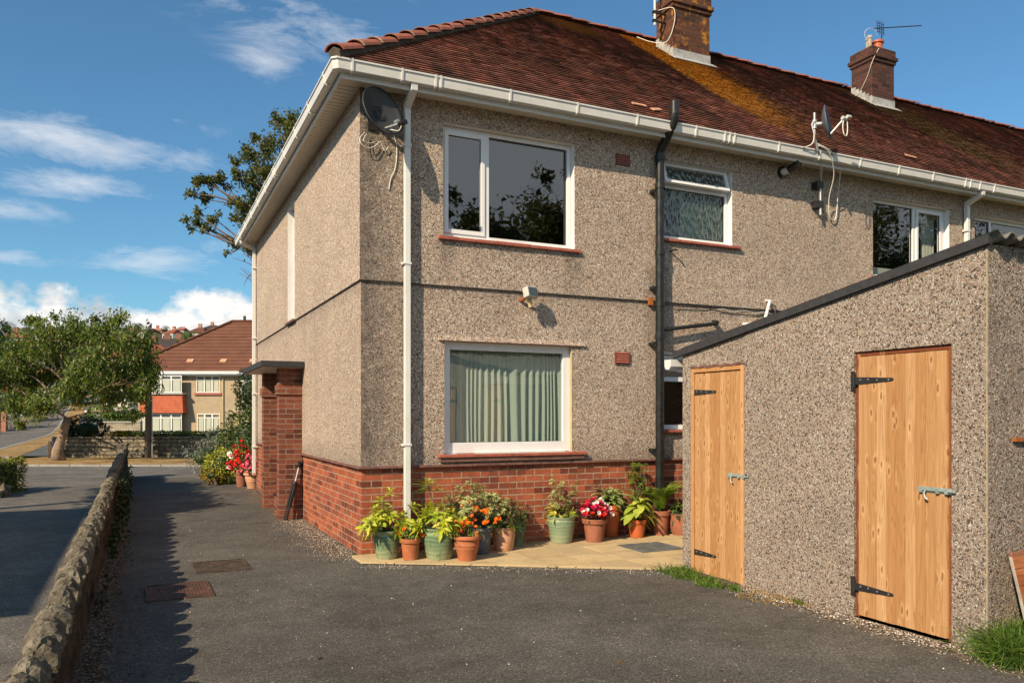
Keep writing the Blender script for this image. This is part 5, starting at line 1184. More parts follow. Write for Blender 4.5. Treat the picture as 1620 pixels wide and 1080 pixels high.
# 6 pale urn, 7 dark pot behind
t_, b = potted('potted_plant', 'pale rough terracotta urn of straggly bronze-green leaves', 'potted plant', 1.54, -.40, .135, .265, 'urn', 'terracotta_pale')
st = dome(b, 26, .19, .28); rosettes(t_, 'foliage', 'leaf_bronze', st, (7, 10), .08, .35); rosettes(t_, 'foliage', 'leaf_green', dome(b, 20, .2, .24), (5, 8), .08, .3); stems_mesh(t_, b, [q[0] for q in st])
t_, b = potted('potted_plant', 'dark glossy green pot of thin-leaved shrub against the bricks behind the pale urn', 'potted plant', 1.80, -.17, .125, .30, 'glazed', 'glaze_dark')
st = dome(b, 34, .22, .30); rosettes(t_, 'foliage', 'leaf_bronze', st, (8, 11), .05, .4); rosettes(t_, 'foliage', 'leaf_green', dome(b, 30, .2, .26), (5, 8), .05, .35); stems_mesh(t_, b, [q[0] for q in st])
# 8 pale glazed pot with upright variegated euonymus
t_, b = potted('potted_shrub', 'upright cream-flecked shrub in the lone pale green glazed pot', 'potted plant', 2.40, -.19, .175, .315, 'glazed', 'glaze_pale')
st = []
for (dx, hx, n) in ((-.10, .50, 8), (.02, .42, 6), (.18, .42, 8), (-.17, .30, 5), (.10, .3, 5)):
    for q in range(n): f = .35 + .65 * q / (n - 1); st.append((np.array((b.x + dx * (.5 + .5 * f) + rng.normal() * .025, b.y + rng.normal() * .04, b.z + hx * f)), (rng.normal() * .4, rng.normal() * .4, 1)))
rosettes(t_, 'foliage', 'leaf_variegated', st, (9, 12), .06, .5); stems_mesh(t_, b, [q[0] for q in st[::2]]); rosettes(t_, 'lower_leaves', 'leaf_hosta_gold', dome(b, 15, .18, .14, .3), (5, 8), .14, .3, droop=.5); blossoms(t_, 'blossoms', 'petal_yellow', [np.array((b.x - .17, b.y - .08, b.z + .15)), np.array((b.x - .15, b.y - .1, b.z + .08)), np.array((b.x - .19, b.y - .05, b.z + .1))], .06, 6)
# 9 begonias
t_, b = potted('potted_begonias', 'squat terracotta pot packed with crimson and white begonias', 'potted flowers', 2.80, -.30, .155, .275, 'flower', 'terracotta_dull')
st = dome(b, 24, .17, .16); rosettes(t_, 'foliage', 'leaf_bronze', st, (4, 6), .05, .7)
allp = [q[0] + np.array([0, -.02, .03]) for q in dome(b, 110, .225, .24, zmin=.25)]
blossoms(t_, 'crimson_blossoms', 'petal_crimson', allp[:52], .065, 5); blossoms(t_, 'red_blossoms', 'petal_red', allp[52:78], .06, 5); blossoms(t_, 'white_blossoms', 'petal_white', allp[78:], .055, 5)
# 10 tall pot with striped hosta
t_, b = potted('potted_hosta', 'spiky cream-striped hosta in a tall narrow orange pot', 'potted plant', 3.18, -.05, .135, .40, 'tall', 'plastic_orange')
st = [(np.array((b.x + rng.normal() * .03, b.y + rng.normal() * .03, b.z + .08 + .03 * k)), (0, -.15, 1)) for k in range(4)]; rosettes(t_, 'foliage', 'leaf_hosta', st, 17, .27, .22, ((0, .15), (.3, .8), (.6, 1), (.85, .6), (1, .03)), .35, .35, .1)
# 11 golden hosta
t_, b = potted('potted_hosta', 'broad golden-leaved hosta spilling over a small bright orange pot', 'potted plant', 3.44, -.26, .125, .225, 'flower', 'plastic_orange')
st = [(np.array((b.x + rng.normal() * .05, b.y + rng.normal() * .05, b.z + .10 + .04 * k)), (rng.normal() * .2, -.2, 1)) for k in range(4)]; rosettes(t_, 'foliage', 'leaf_hosta_gold', st, 10, .27, .48, ((0, .1), (.15, .12), (.45, .9), (.7, 1), (.88, .6), (1, .03)), .75, .42, .1); rosettes(t_, 'edged_leaves', 'leaf_hosta', st[:2], 5, .22, .45, ((0, .1), (.2, .3), (.5, 1), (.8, .7), (1, .03)), .8, .35, .1)
# 12 ferns behind
t_, b = potted('potted_fern', 'tall arching green fern in a brown pot beside the black soil pipe', 'potted plant', 3.84, -.19, .14, .31, 'flower', 'terracotta_dull')
def fern(parent, b, n, L, up=1.3, mat='leaf_fern'):
    Ps, As, Ns, Ls = [], [], [], []; mb = MB()
    for k in range(n):
        a_ = k * 2.4; o_ = Vector((math.cos(a_), math.sin(a_), 0)); l = L * rng.uniform(.7, 1.1); pts = []
        for i in range(15): s_ = i / 14; pts.append(Vector(b) + o_ * l * (.15 * s_ + .62 * s_ ** 2) + Vector((0, 0, l * (up * s_ * .78 - .52 * s_ ** 2.4))))
        mb.tube(pts, [.004 * (1 - .7 * i / 14) for i in range(15)], 4)
        for i in range(2, 15):
            tdir = (pts[i] - pts[i - 1]).normalized(); sd = tdir.cross(Vector((0, 0, 1))).normalized(); w_ = math.sin(math.pi * min(1, (i + 2) / 16)) * .10 * (1.15 - i / 15)
            for s_ in (-1, 1):
                for sub in (0, .34, .67):
                    Ps.append(tuple(pts[i].lerp(pts[i - 1], sub))); As.append(tuple(sd * s_ + tdir * .45 + Vector((0, 0, -.1)))); Ns.append(tuple(tdir.cross(sd) * -1 + Vector((0, 0, .01)))); Ls.append(max(.02, w_))
    Ls = np.array(Ls); np_obj('fronds', leaf_mesh(Ps, As, Ns, Ls, Ls * .20, ((0, .5), (.4, 1), (1, .05)), .15, .1), mat, parent); mb.build('stalks', mat, parent)
fern(t_, b + Vector((0, 0, 0)), 24, .72)
t_, b = potted('potted_shrub', 'thin upright fine-leaved bush in a terracotta pot just left of the black soil pipe', 'potted plant', 3.58, -.10, .12, .27, 'flower', 'terracotta_dull')
st = [(np.array((b.x + rng.uniform(-.12, .1), b.y + rng.normal() * .05, b.z + .05 + .62 * rng.uniform() ** .8)), (rng.normal() * .5, rng.normal() * .5, 1)) for _ in range(90)]; rosettes(t_, 'foliage', 'leaf_fern', st, (7, 10), .05, .4); stems_mesh(t_, b, [q[0] for q in st[::4]])
t_, b = potted('potted_primroses', 'low dark-leaved plant in a wide brown clay pot by the outhouse corner', 'potted plant', 4.10, -.30, .165, .27, 'urn', 'terracotta_dull')
rosettes(t_, 'foliage', 'leaf_dark', dome(b, 16, .15, .16), (5, 8), .13, .38, droop=.5); rosettes(t_, 'pale_leaves', 'leaf_green', dome(b, 6, .15, .17), (4, 6), .12, .4, droop=.5); rosettes(t_, 'cream_leaves', 'leaf_variegated', dome(b, 4, .17, .12), (3, 5), .12, .3, droop=.5)
# geraniums at the far front corner
for (x, y, r, h, mt, lab, pm, nm, n_f) in ((-.20, 9.55, .15, .33, 'terracotta_dull', 'red and white geraniums in the plain pot behind the pale one at the far corner', 'petal_red', 'red_blossoms', 34), (-.03, 9.0, .19, .33, 'terracotta_pale', 'pink geraniums in the pale ringed pot at the foot of the far downpipe', 'petal_pink', 'pink_blossoms', 40)):
    t_, b = potted('potted_geraniums', lab, 'potted flowers', x, y, r, h, 'flower' if pm == 'petal_red' else 'ringed', mt, 'geranium pots by the far corner', 0); hh = .62 if pm == 'petal_red' else .38
    st = dome(b, 40, .27, hh); rosettes(t_, 'foliage', 'leaf_green', st, (5, 7), .06, .8); sp = [q[0] + np.array([-.02, -.05, .03]) for q in dome(b, n_f * 2, .30, hh * 1.1)]; blossoms(t_, nm, pm, sp, .08, 7)
    if pm == 'petal_red': blossoms(t_, 'white_blossoms', 'petal_white', [np.array((b.x - .26, b.y - .1, b.z + .42)), np.array((b.x - .22, b.y - .15, b.z + .36)), np.array((b.x - .28, b.y - .1, b.z + .12))], .12, 7)

# ------------------------------------------------------------ tufts, weeds and grit
def blades(name, label, cat, pts, L, n, spread, mat='grass_blade', lean=(0, 0), wd=.006, kind=None):
    Ps, As, Ns, Ls = [], [], [], []
    for (x, y, s_) in pts:
        for _ in range(n):
            px_, py_ = x + rng.normal() * spread * s_, y + rng.normal() * spread * s_; v = np.array([rng.normal() * .45 + lean[0], rng.normal() * .45 + lean[1], 1.0]); Ps.append((px_, py_, 0.0)); As.append(v); Ns.append((rng.normal(), rng.normal(), .1)); Ls.append(L * s_ * rng.uniform(.4, 1.1))
    o = np_obj(name, leaf_mesh(Ps, As, Ns, np.array(Ls), wd, ((0, 1), (.4, .9), (.75, .6), (1, .05)), .55, .1), mat); o['kind'] = kind or 'stuff'
    return o
blades('grass', None, None, [(2.55 + rng.uniform(-.12, .14), -2.12 - k * .05, 1 - k * .028) for k in range(20)], .20, 60, .055)
blades('grass', None, None, [(2.72, -5.37, 1.0), (2.80, -5.42, 1.1), (2.92, -5.46, 1.25), (3.05, -5.5, 1.3), (2.82, -5.5, .9), (3.15, -5.6, 1.2), (2.75, -5.47, .7), (2.95, -5.6, 1.0), (2.85, -5.36, 1.2), (3.0, -5.42, 1.3)], .46, 520, .07, wd=.005)
blades('weeds', None, None, [(2.74 - rng.uniform(0, .05), -3.05 - rng.uniform(0, .8), .5) for _ in range(26)] + [(2.72 - rng.uniform(0, .3), -3.2 - rng.uniform(0, .55), .35) for _ in range(30)], .16, 8, .03, 'grass_dry')
blades('weeds', None, None, [(2.73, -3.63, .8), (2.71, -3.7, .6), (.02 - .08, .0, .4), (-.06, .12, .4), (-.05, .9, .3)], .15, 26, .03, 'grass_blade')
# ivy and weeds at the foot of the boundary wall
Ps, As, Ns = [], [], []
for (y, n, hh) in ((1.5, 150, .28), (2.6, 90, .2), (4.2, 260, .45), (5.2, 420, .6), (6.4, 420, .62), (7.6, 300, .5), (9.5, 250, .5), (-1.2, 40, .15)):
    for _ in range(n): Ps.append((-2.50 + abs(rng.normal()) * .06, y + rng.normal() * .4, rng.uniform(0, hh))); As.append(rdir(1, -.2)[0]); Ns.append((1, rng.normal() * .4, rng.normal() * .4))
o = np_obj('ivy', leaf_mesh(Ps, As, Ns, rng.uniform(.03, .07, len(Ps)), .04, ((0, .3), (.4, 1), (1, .05)), .2, .1), 'leaf_dark'); o['kind'] = 'stuff'
# loose chips fallen from the walls, leaves in the gutter of the drive
Vc, Fc = [], []
def chip(x, y, s_):
    o_ = len(Vc); q = [Vector((rng.normal(), rng.normal(), rng.uniform(0, 1))) * s_ * .5 for _ in range(4)]
    for a_, (ux, uy) in zip(q, ((-1, -1), (1, -1), (0, 1), (0, 0))): Vc.append((x + ux * s_ * .5 + a_.x * .4, y + uy * s_ * .5 + a_.y * .4, .003 + (s_ * rng.uniform(.5, .9) if (ux, uy) == (0, 0) else 0)))
    Fc.extend([(o_, o_ + 1, o_ + 3), (o_ + 1, o_ + 2, o_ + 3), (o_ + 2, o_, o_ + 3)])
for _ in range(1500): chip(-.02 - abs(rng.normal()) * .22, rng.uniform(-.2, 3.4), rng.uniform(.004, .011))
for _ in range(1700): chip(2.77 - abs(rng.normal()) * .12, rng.uniform(-5.6, -2.9), rng.uniform(.004, .012))
for _ in range(450): chip(rng.uniform(-2.4, 2.7), rng.uniform(-5.5, 4), rng.uniform(.004, .011))
for _ in range(500): q = rng.uniform(); chip(-.1 + q * 2.7 + rng.normal() * .1, -.50 - q * 1.62 - abs(rng.normal()) * .10, rng.uniform(.005, .012))
mb = MB(); mb.v = Vc; mb.f = Fc; mb.build('loose_chippings', 'chip_stone', kind='stuff')
n = 520; Ps = np.stack([-2.50 + np.abs(rng.normal(size=n)) * .16, rng.uniform(-6, 3, n), np.full(n, .008)], 1); Ps2 = np.stack([rng.uniform(-2.2, 2.6, 60), rng.uniform(-5.5, 3.5, 60), np.full(60, .006)], 1); Ps = np.vstack([Ps, Ps2])
A_ = rdir(len(Ps)); A_[:, 2] *= .15; N_ = np.tile([0, 0, 1.0], (len(Ps), 1)) + rng.normal(size=(len(Ps), 3)) * .3
o = np_obj('fallen_leaves', leaf_mesh(Ps, A_, N_, rng.uniform(.02, .05, len(Ps)), .02, ((0, .2), (.4, 1), (1, .05)), -.2, .2), 'leaf_dead'); o['kind'] = 'stuff'

# ------------------------------------------------------------ trees, shrubs and hedges
def limb(mb, a, b, ra, rb, wob=.12, n=6, sag=0.0):
    a, b = Vector(a), Vector(b); L = (b - a).length; pts = []; w1 = Vector(rng.normal(size=3)) * wob * L * .5
    for i in range(n + 1): s_ = i / n; pts.append(a.lerp(b, s_) + w1 * math.sin(math.pi * s_) + Vector((0, 0, sag * L * math.sin(math.pi * s_))))
    mb.tube(pts, [ra + (rb - ra) * i / n for i in range(n + 1)], 7); return pts
def tree(name, label, trunk, tr, forks, clusters, nleaf, leaf, mat, bark, group=None, twigs=14, lw=.42, hang=0.0, cat='tree'):
    """trunk: list of points; forks: (start point, cluster index list); clusters: (centre, radius)"""
    root = thing(name, label, cat, tuple(trunk[0]), group); mb = MB(); mb.tube(trunk, tr, 12); br = MB(); Ps, As, Ns = [], [], []
    tops = [Vector(trunk[-1])] + [Vector(q) for q in forks]
    tot = sum(r ** 2 for _, r in clusters)
    for c, r in clusters:
        c = Vector(c); st = min(tops, key=lambda q: (q - c).length + (0 if q.z < c.z else 3)); limb(br, st, c, tr[-1] * .36, max(.010, r * .02), .2)
        k = max(5, int(twigs * (r ** 2) / tot * len(clusters)))
        nl = max(3, int(nleaf * r * r / tot / k))
        for _ in range(k):
            dv = rdir(1)[0]; e_ = c + Vector(dv) * r * rng.uniform(.45, 1.1); m_ = c.lerp(e_, .5) + Vector(rng.normal(size=3)) * r * .12
            br.tube([c, m_, e_], [max(.008, r * .018), max(.006, r * .01), .004], 4)
            for _ in range(nl):
                s_ = rng.uniform(.25, 1.12); p = (c.lerp(m_, s_ * 2) if s_ < .5 else m_.lerp(e_, s_ * 2 - 1)); p = p + Vector(rng.normal(size=3)) * r * .19
                Ps.append(tuple(p)); v = rdir(1)[0]; v[2] -= hang; As.append(v)
                nn = rng.normal(size=3); nn[2] += 1.0; Ns.append(nn)
    mb.build('trunk', bark, root, smooth=True); br.build('branches', bark, root)
    np_obj('crown', diamond_mesh(Ps, As, Ns, leaf * rng.uniform(.65, 1.25, len(Ps)), leaf * lw), mat, root); return root
def T3(px, py, D): q = at(px, D); return Vector((q.x, q.y, zat(py, D)))
# street tree on the verge, left
D = 26.6
b0 = T3(93, 722, D); b0.z = 0
trunk = [b0, T3(91, 712, D), T3(97, 695, D), T3(103, 675, D), T3(107, 662, D)]
cl = []
for px, py, r, dd in ((30, 560, 42, 0), (75, 535, 40, -.6), (120, 525, 38, .5), (165, 530, 38, 0), (205, 545, 36, -.5), (230, 575, 30, .5), (45, 600, 40, .8), (95, 580, 42, 1.2), (150, 575, 42, -1), (200, 590, 38, 1), (25, 640, 28, .3), (65, 640, 30, -.8), (115, 615, 34, -1.2), (175, 620, 32, .3), (220, 620, 26, -.4), (5, 600, 34, 1), (140, 605, 30, 1.5), (60, 510, 18, .3), (185, 505, 17, .2), (235, 540, 17, 0), (-20, 580, 30, 0), (215, 655, 12, 0), (35, 665, 12, 0),
                       (48, 505, 8, 0), (84, 500, 8, .2), (115, 508, 8, 0), (150, 505, 9, 0), (236, 600, 22, 0)):
    cl.append((T3(px, py, D + dd), r * D / F))
tree('street_tree', 'leaning small street tree with a pale trunk and drooping leaves on the dry verge', trunk, [.24, .175, .145, .13, .12], [T3(90, 640, D), T3(118, 640, D), T3(112, 620, D + .2)], cl, 27000, .145, 'leaf_cherry', 'bark_pale', twigs=26, lw=.38, hang=.9)
mb = MB(); 
# big tree whose crown shows behind the side wall
D = 31.0; g0 = at(440, D); trunk = [Vector((g0.x, g0.y, 0)), T3(442, 560, D), T3(438, 440, D), T3(440, 340, D), T3(455, 270, D)]
cl = []
for px, py, r, dd in ((462, 205, 28, 0), (490, 215, 30, 1), (440, 190, 13, 0), (455, 235, 24, -1), (425, 235, 20, 0), (405, 215, 10, 0), (395, 245, 20, .5), (372, 255, 11, 0), (425, 275, 28, 0), (460, 275, 30, 1), (395, 285, 22, 0), (372, 275, 13, -.5), (410, 315, 27, .5), (445, 320, 30, 0),
                       (385, 325, 18, 0), (330, 285, 17, 0), (352, 288, 15, .3), (310, 285, 12, 0), (300, 307, 11, 0), (322, 315, 13, .5), (312, 335, 10, 0), (338, 345, 13, 0), (310, 352, 11, 0), (293, 348, 7, 0), (325, 360, 11, 0), (300, 362, 6, 0), (368, 318, 11, 0), (395, 355, 22, 0), (425, 350, 26, .5), (375, 385, 13, 0), (395, 395, 19, 0), (415, 395, 24, 0), (358, 400, 6, 0), (372, 345, 9, 0), (430, 430, 20, 0), (515, 260, 34, 0), (525, 320, 36, .5), (492, 372, 32, 0), (470, 425, 28, 0), (540, 230, 28, 0), (505, 430, 26, .5), (560, 290, 26, 0)):
    cl.append((T3(px, py, D + dd), r * D / F))
tree('broadleaf_tree', 'tall open-crowned tree rising behind the side of the house', trunk, [.40, .34, .26, .2, .14], [T3(400, 357, D), T3(395, 330, D), T3(420, 300, D), T3(385, 385, D)], cl, 21000, .155, 'leaf_oak', 'bark', twigs=15, lw=.5)
# gardens behind the camera: the trees that the windows mirror
for i, (x, y, h, w_) in enumerate(((6.2, -17, 9.2, 2.6), (9.0, -17.6, 8.8, 2.6), (12.2, -17.4, 11.0, 2.8), (29, -18.5, 12, 4.2), (36, -18, 12, 4.4))):
    cl = [(Vector((x + rng.normal() * w_ * .45, y + rng.normal() * .8, h * .5 + rng.uniform(-.42, .40) * h)), w_ * rng.uniform(.34, .58)) for _ in range(34)] + [(Vector((x + rng.normal() * w_ * .4, y, h * rng.uniform(.9, 1.04))), w_ * .14) for _ in range(7)]
    tree('garden_tree', ('low leafy garden tree mirrored in the left of the big upstairs window', 'dense garden tree mirrored in the middle of the big upstairs window', 'tallest garden tree mirrored in the right of the big upstairs window', 'tall garden tree mirrored in the window beyond the mast', 'garden tree mirrored toward the right edge')[i], [Vector((x, y, 0)), Vector((x + .1, y, h * .25)), Vector((x, y + .1, h * .5))], [.16, .13, .1], [], cl, 30000, .22, 'leaf_behind', 'bark', 'garden trees mirrored in the windows', twigs=13, lw=.5)
# unseen flat-topped tree, added and shaped to cast the shadow across the drive
cl = [(Vector((-7.15 + rng.uniform(-.12, .12), 2.6 + k * .42, 4.05 + rng.uniform(-.05, .05))), .62) for k in range(13)] + [(Vector((-7.3, 2.9 + k * .7, 4.0)), .6) for k in range(8)]
tree('shadow_caster_tree', 'neighbour\'s wide flat-clipped tree left of the view, shading the drive', [Vector((-7.3, 5.3, 0)), Vector((-7.3, 5.3, 1.8)), Vector((-7.25, 5.3, 3.6))], [.14, .12, .1], [], cl, 15000, .16, 'leaf_dark', 'bark', twigs=26, lw=.7)
# bare twiggy branches seen under the big tree
mb = MB()
rt_ = thing('bare_sapling', 'leafless twiggy branches against the cloud beside the far downpipe', 'tree', tuple(at(415, 27, 0)))
for (a_, b_) in (((420, 445), (385, 425)), ((420, 470), (392, 440)), ((418, 455), (378, 432)), ((420, 430), (368, 408)), ((405, 425), (385, 402)), ((396, 434), (386, 452)), ((420, 440), (398, 455)), ((398, 437), (380, 422))): limb(mb, T3(*a_, 27), T3(*b_, 27), .018, .005, .1)
mb.tube([at(425, 27, 0), T3(424, 560, 27), T3(420, 440, 27)], [.09, .07, .03], 7); mb.build('branches', 'bark', rt_)

def bush(name, label, c, rx, ry, rz, n, leaf, mat, cat='shrub', group=None, lw=.5, boxy=False, flowers=None, stems=True, rowsrc=None):
    c = Vector(c); root = thing(name, label, cat, (c.x, c.y, 0), group)
    v = rdir(n); q = (rng.uniform(.5, 1.0, n)) ** .4
    lump = 1 + .16 * np.sin(v[:, 0] * 7 + c.x) * np.cos(v[:, 2] * 6 + c.y) + .10 * np.sin(v[:, 1] * 13)
    if boxy:
        v = rng.uniform(-1, 1, (n, 3)); ax_ = rng.integers(0, 3, n); s_ = np.sign(rng.normal(size=n)); v[np.arange(n), ax_] = s_ * rng.uniform(.82, 1.03, n); q = 1; lump = np.ones(n)
    q = np.asarray(q) * lump; Pp = v * np.array([rx, ry, rz]) * (q[:, None] if np.ndim(q) else q)
    if boxy: M = np.array([[RT.x, V.x, 0], [RT.y, V.y, 0], [0, 0, 1]]); Pp = Pp @ M.T; vo = v @ M.T
    else: vo = v
    Pp = Pp + np.array(c); Pp[:, 2] = np.maximum(Pp[:, 2], .02); A = vo + rng.normal(size=(n, 3)) * .9; N = vo * .6 + rng.normal(size=(n, 3)) * .6 + np.array([0, 0, .5])
    np_obj('foliage', diamond_mesh(Pp, A, N, leaf * rng.uniform(.6, 1.25, n), leaf * lw), mat, root)
    cm = MB(); M3 = Matrix.Translation(c) @ (Matrix.Rotation(-YAW, 4, 'Z') if boxy else Matrix.Identity(4))
    if boxy: cm.box(-rx * .86, rx * .86, -ry * .8, ry * .8, -rz * .95, rz * .8, M3)
    else:
        for a_ in range(9):
            for b_ in range(14):
                th = math.pi * a_ / 8; ph = 2 * math.pi * b_ / 14; k_ = .55; cm.v.append((c.x + rx * k_ * math.sin(th) * math.cos(ph), c.y + ry * k_ * math.sin(th) * math.sin(ph), max(.0, c.z + rz * k_ * math.cos(th))))
        cm.f = [(a_ * 14 + b_, a_ * 14 + (b_ + 1) % 14, (a_ + 1) * 14 + (b_ + 1) % 14, (a_ + 1) * 14 + b_) for a_ in range(8) for b_ in range(14)]
    cm.build('inner_growth', 'leaf_dark', root)
    if stems:
        mb = MB()
        for _ in range(9): e_ = c + Vector(rdir(1, .5)[0]) * min(rx, rz) * .7; mb.tube([Vector((c.x + rng.normal() * .08, c.y + rng.normal() * .08, 0)), c.lerp(e_, .3), e_], [.03, .02, .008], 5)
        mb.build('stems', 'bark', root)
    if flowers: i_ = rng.integers(0, n, flowers[1]); blossoms(root, 'blossoms', flowers[0], list(Pp[i_] + vo[i_] * .03), flowers[2], 6)
    return root
bush('camellia', 'tall glossy rounded evergreen beyond the far corner of the house', T3(392, 695, 20.5), .72, .62, .86, 3400, .085, 'leaf_camellia')
bush('camellia', 'darker lower part of the evergreen hedge behind the geraniums', T3(392, 728, 19.6), .6, .5, .55, 1900, .085, 'leaf_camellia')
bush('golden_shrub', 'low bright yellow-green shrub spilling onto the tarmac before the evergreen', T3(352, 738, 17.9), .42, .38, .42, 1500, .075, 'leaf_yellow')
bush('golden_shrub', 'small ochre clump at the very edge of the drive beside the yellow shrub', T3(338, 752, 17.6), .26, .22, .16, 500, .06, 'leaf_autumn')
bush('silver_shrub', 'wispy silver-green plant with thin stems left of the yellow shrub', T3(325, 722, 20), .55, .4, .42, 900, .055, 'leaf_silver')
bush('silver_shrub', 'grey feathery plant against the garden wall left of the evergreen', T3(345, 700, 22), .35, .4, .45, 700, .06, 'leaf_silver')
bush('hanging_conifer', 'dark drooping evergreen branch in front of the far house, beside the downpipe', T3(397, 622, 36), .75, .6, 1.05, 2000, .13, 'leaf_dark', cat='tree')
bush('round_bush', 'dark rounded bush behind the stone wall next to the street tree', T3(138, 680, 29.4), .72, .6, .50, 1800, .10, 'leaf_dark')
bush('round_bush', 'narrow dark bush squeezed between the street tree and the rounded bush', T3(112, 684, 29.2), .28, .4, .45, 800, .09, 'leaf_dark')
bush('autumn_shrub', 'yellowing shrub showing over the middle of the stone wall', T3(190, 692, 29.3), .55, .4, .22, 1100, .08, 'leaf_autumn')
bush('red_shrub', 'small reddish shrub on the wall between the round bush and the yellowing one', T3(152, 690, 29.0), .16, .2, .22, 260, .07, 'leaf_bronze')
bush('clipped_hedge', 'long low clipped hedge growing along the stone garden wall', T3(300, 694, 29.4), 2.75, .30, .26, 9000, .085, 'leaf_hedge', cat='hedge', boxy=True, stems=False)
bush('boxed_hedge', 'small clipped hedge with a stone post at the left edge of the photo', (-5.12, 9.8, .30), .40, .95, .36, 8000, .06, 'leaf_hedge', cat='hedge', boxy=True, stems=False)
for i, (px, py, rx, rz, D_, lab) in enumerate(((5, 645, 1.5, .9, 66, 'dark street hedge across the main road at the left edge'), (40, 640, 1.4, .8, 72, 'dark street hedge across the main road, left of the tree trunk'), (180, 655, 1.4, .45, 42, 'mixed border plants on top of the pale block wall'))): bush('garden_bush', lab, (*at(px, D_)[:2], zat(py, D_)), rx, 1.0, rz, 1300, .16, ('leaf_dark', 'leaf_dark', 'leaf_green')[i], flowers=(None, None, ('petal_white', 18, .2))[i])
bush('street_conifer', 'dark conifer top at the left edge above the street tree', (*at(-2, 60)[:2], zat(545, 60)), .9, .9, 1.9, 1500, .2, 'leaf_dark', cat='tree')

# stone post by the boxed hedge
mb = MB(); q = at(26, 18.5); roughbox(mb, -4.74, -4.62, 10.35, 10.47, 0, .72, .006, 2, 2, 6, 5); tag(mb.build('gate_post', 'stone_post', recenter=True), 'short square stone post at the end of the boxed hedge', 'post')
mb = MB()
for k, (x, y, s_) in enumerate(((-4.68, 9.0, .26), (-4.62, 9.25, .2), (-4.6, 9.6, .18))): roughbox(mb, x - s_ / 2, x + s_ / 2, y - s_ / 2, y + s_ / 2, 0, s_, .02, 3, 3, 3, 30 + k)
tag(mb.build('garden_rocks', 'stone_coping', recenter=True), 'rough edging rocks heaped at the foot of the boxed hedge', 'rocks')
mb = MB(); mb.quad((-6.3, 5.6, .012), (-4.5, 7.8, .012), (-4.75, 9.1, .012), (-4.6, 12.6, .012), (-5.6, 12.6, .012), (-7, 9, .012)); struct('neighbour_grass', mb, 'dry_grass')

# garden wall across the road, in stone, with its pole
fr_ = Matrix.Translation(at(810, 28.6)) @ Matrix.Rotation(-YAW, 4, 'Z')
def fbox(mb, px0, px1, D, y0, y1, z0, z1):
    u0, u1 = (px0 - 810) / F * D, (px1 - 810) / F * D; M = Matrix.Translation(at(810, D)) @ Matrix.Rotation(-YAW, 4, 'Z'); mb.box(u0, u1, y0, y1, z0, z1, M)
gw = thing('garden_wall', 'old random-stone garden wall behind the dry verge across the road', 'wall', tuple(at(220, 28.6)))
mb = MB(); M = fr_; L0 = (96 - 810) / F * 28.6; L1 = (352 - 810) / F * 28.6; roughbox(mb, L0, L1, 0, .3, -.1, .70, .012, 60, 2, 8, 9); mb.v = [tuple(M @ Vector(v)) for v in mb.v]; mb.build('stonework', 'garden_stone', gw)
mb = MB(); k = L0
while k < L1 - .1: roughbox(mb, k, min(k + .3, L1) - .01, -.03, .33, .70, .76, .012, 3, 2, 1, int(abs(k) * 50)); k += .31
mb.v = [tuple(M @ Vector(v)) for v in mb.v]; mb.build('coping', 'garden_stone', gw)
pl = thing('utility_pole', 'tall dark wooden telephone pole standing against the stone garden wall', 'utility pole', tuple(at(235, 28.2)))
mb = MB(); q = at(235, 28.2); mb.tube([(q.x, q.y, -.1), (q.x, q.y, zat(517, 28.2))], [.125, .085], 14); mb.build('pole', 'pole_wood', pl, smooth=True)
mb = MB(); mb.box(q.x - .16, q.x + .10, q.y - .12, q.y - .06, zat(540, 28.2), zat(522, 28.2)); mb.tube([(q.x, q.y - .1, zat(520, 28.2)), (q.x + .1, q.y - .12, zat(512, 28.2))], .03, 6); mb.tube([(q.x - .06, q.y, zat(512, 28.2)), (q.x + .04, q.y, zat(510, 28.2))], .04, 6); mb.build('pole_fitting', 'dark_metal', pl)
mb = MB(); mb.tube([(q.x + .12, q.y - .10, .05), (q.x + .11, q.y - .08, 2.2)], .02, 6); mb.build('stay_guard', 'galvanised', pl)
mb = MB(); A = Vector((q.x, q.y, zat(519, 28.2))); B = Vector((-.02, 8.7, 3.72)); mb.tube([A.lerp(B, k / 20) - Vector((0, 0, .16 * math.sin(math.pi * k / 20))) for k in range(21)], .005, 5); tag(mb.build('telephone_wire', 'cable_white', recenter=True), 'thin wire sagging from the pole to the near house', 'wire')
for i, (px, h_) in enumerate(((80, .62), (86, .78))):
    mb = MB(); q = at(px, 28.2); roughbox(mb, q.x - .07, q.x + .07, q.y - .07, q.y + .07, 0, h_, .006, 2, 2, 5, 60 + i); tag(mb.build('marker_post', 'steel_blue' if i else 'bark', recenter=True), ('short dark stump post just left of the street tree', 'slim grey-blue post touching the street tree trunk')[i], 'post')
bwl = MB(); fbox(bwl, 150, 222, 41, 0, .25, hgt(41), 1.17); bo = bwl.build('block_wall', 'block_wall', recenter=False); tag(bo, 'pale block retaining wall behind the street tree, below the flower border', 'wall')
bwl = MB(); fbox(bwl, 151, 222, 41, -.03, .28, 1.172, 1.25); bwl.build('wall_cap', 'kerb_stone', bo)
bwl = MB(); fbox(bwl, -30, 9, 64, 0, .3, hgt(64), zat(651, 64)); tag(bwl.build('street_wall', 'brick_far', recenter=False), 'low red brick wall across the main road at the left edge', 'wall')

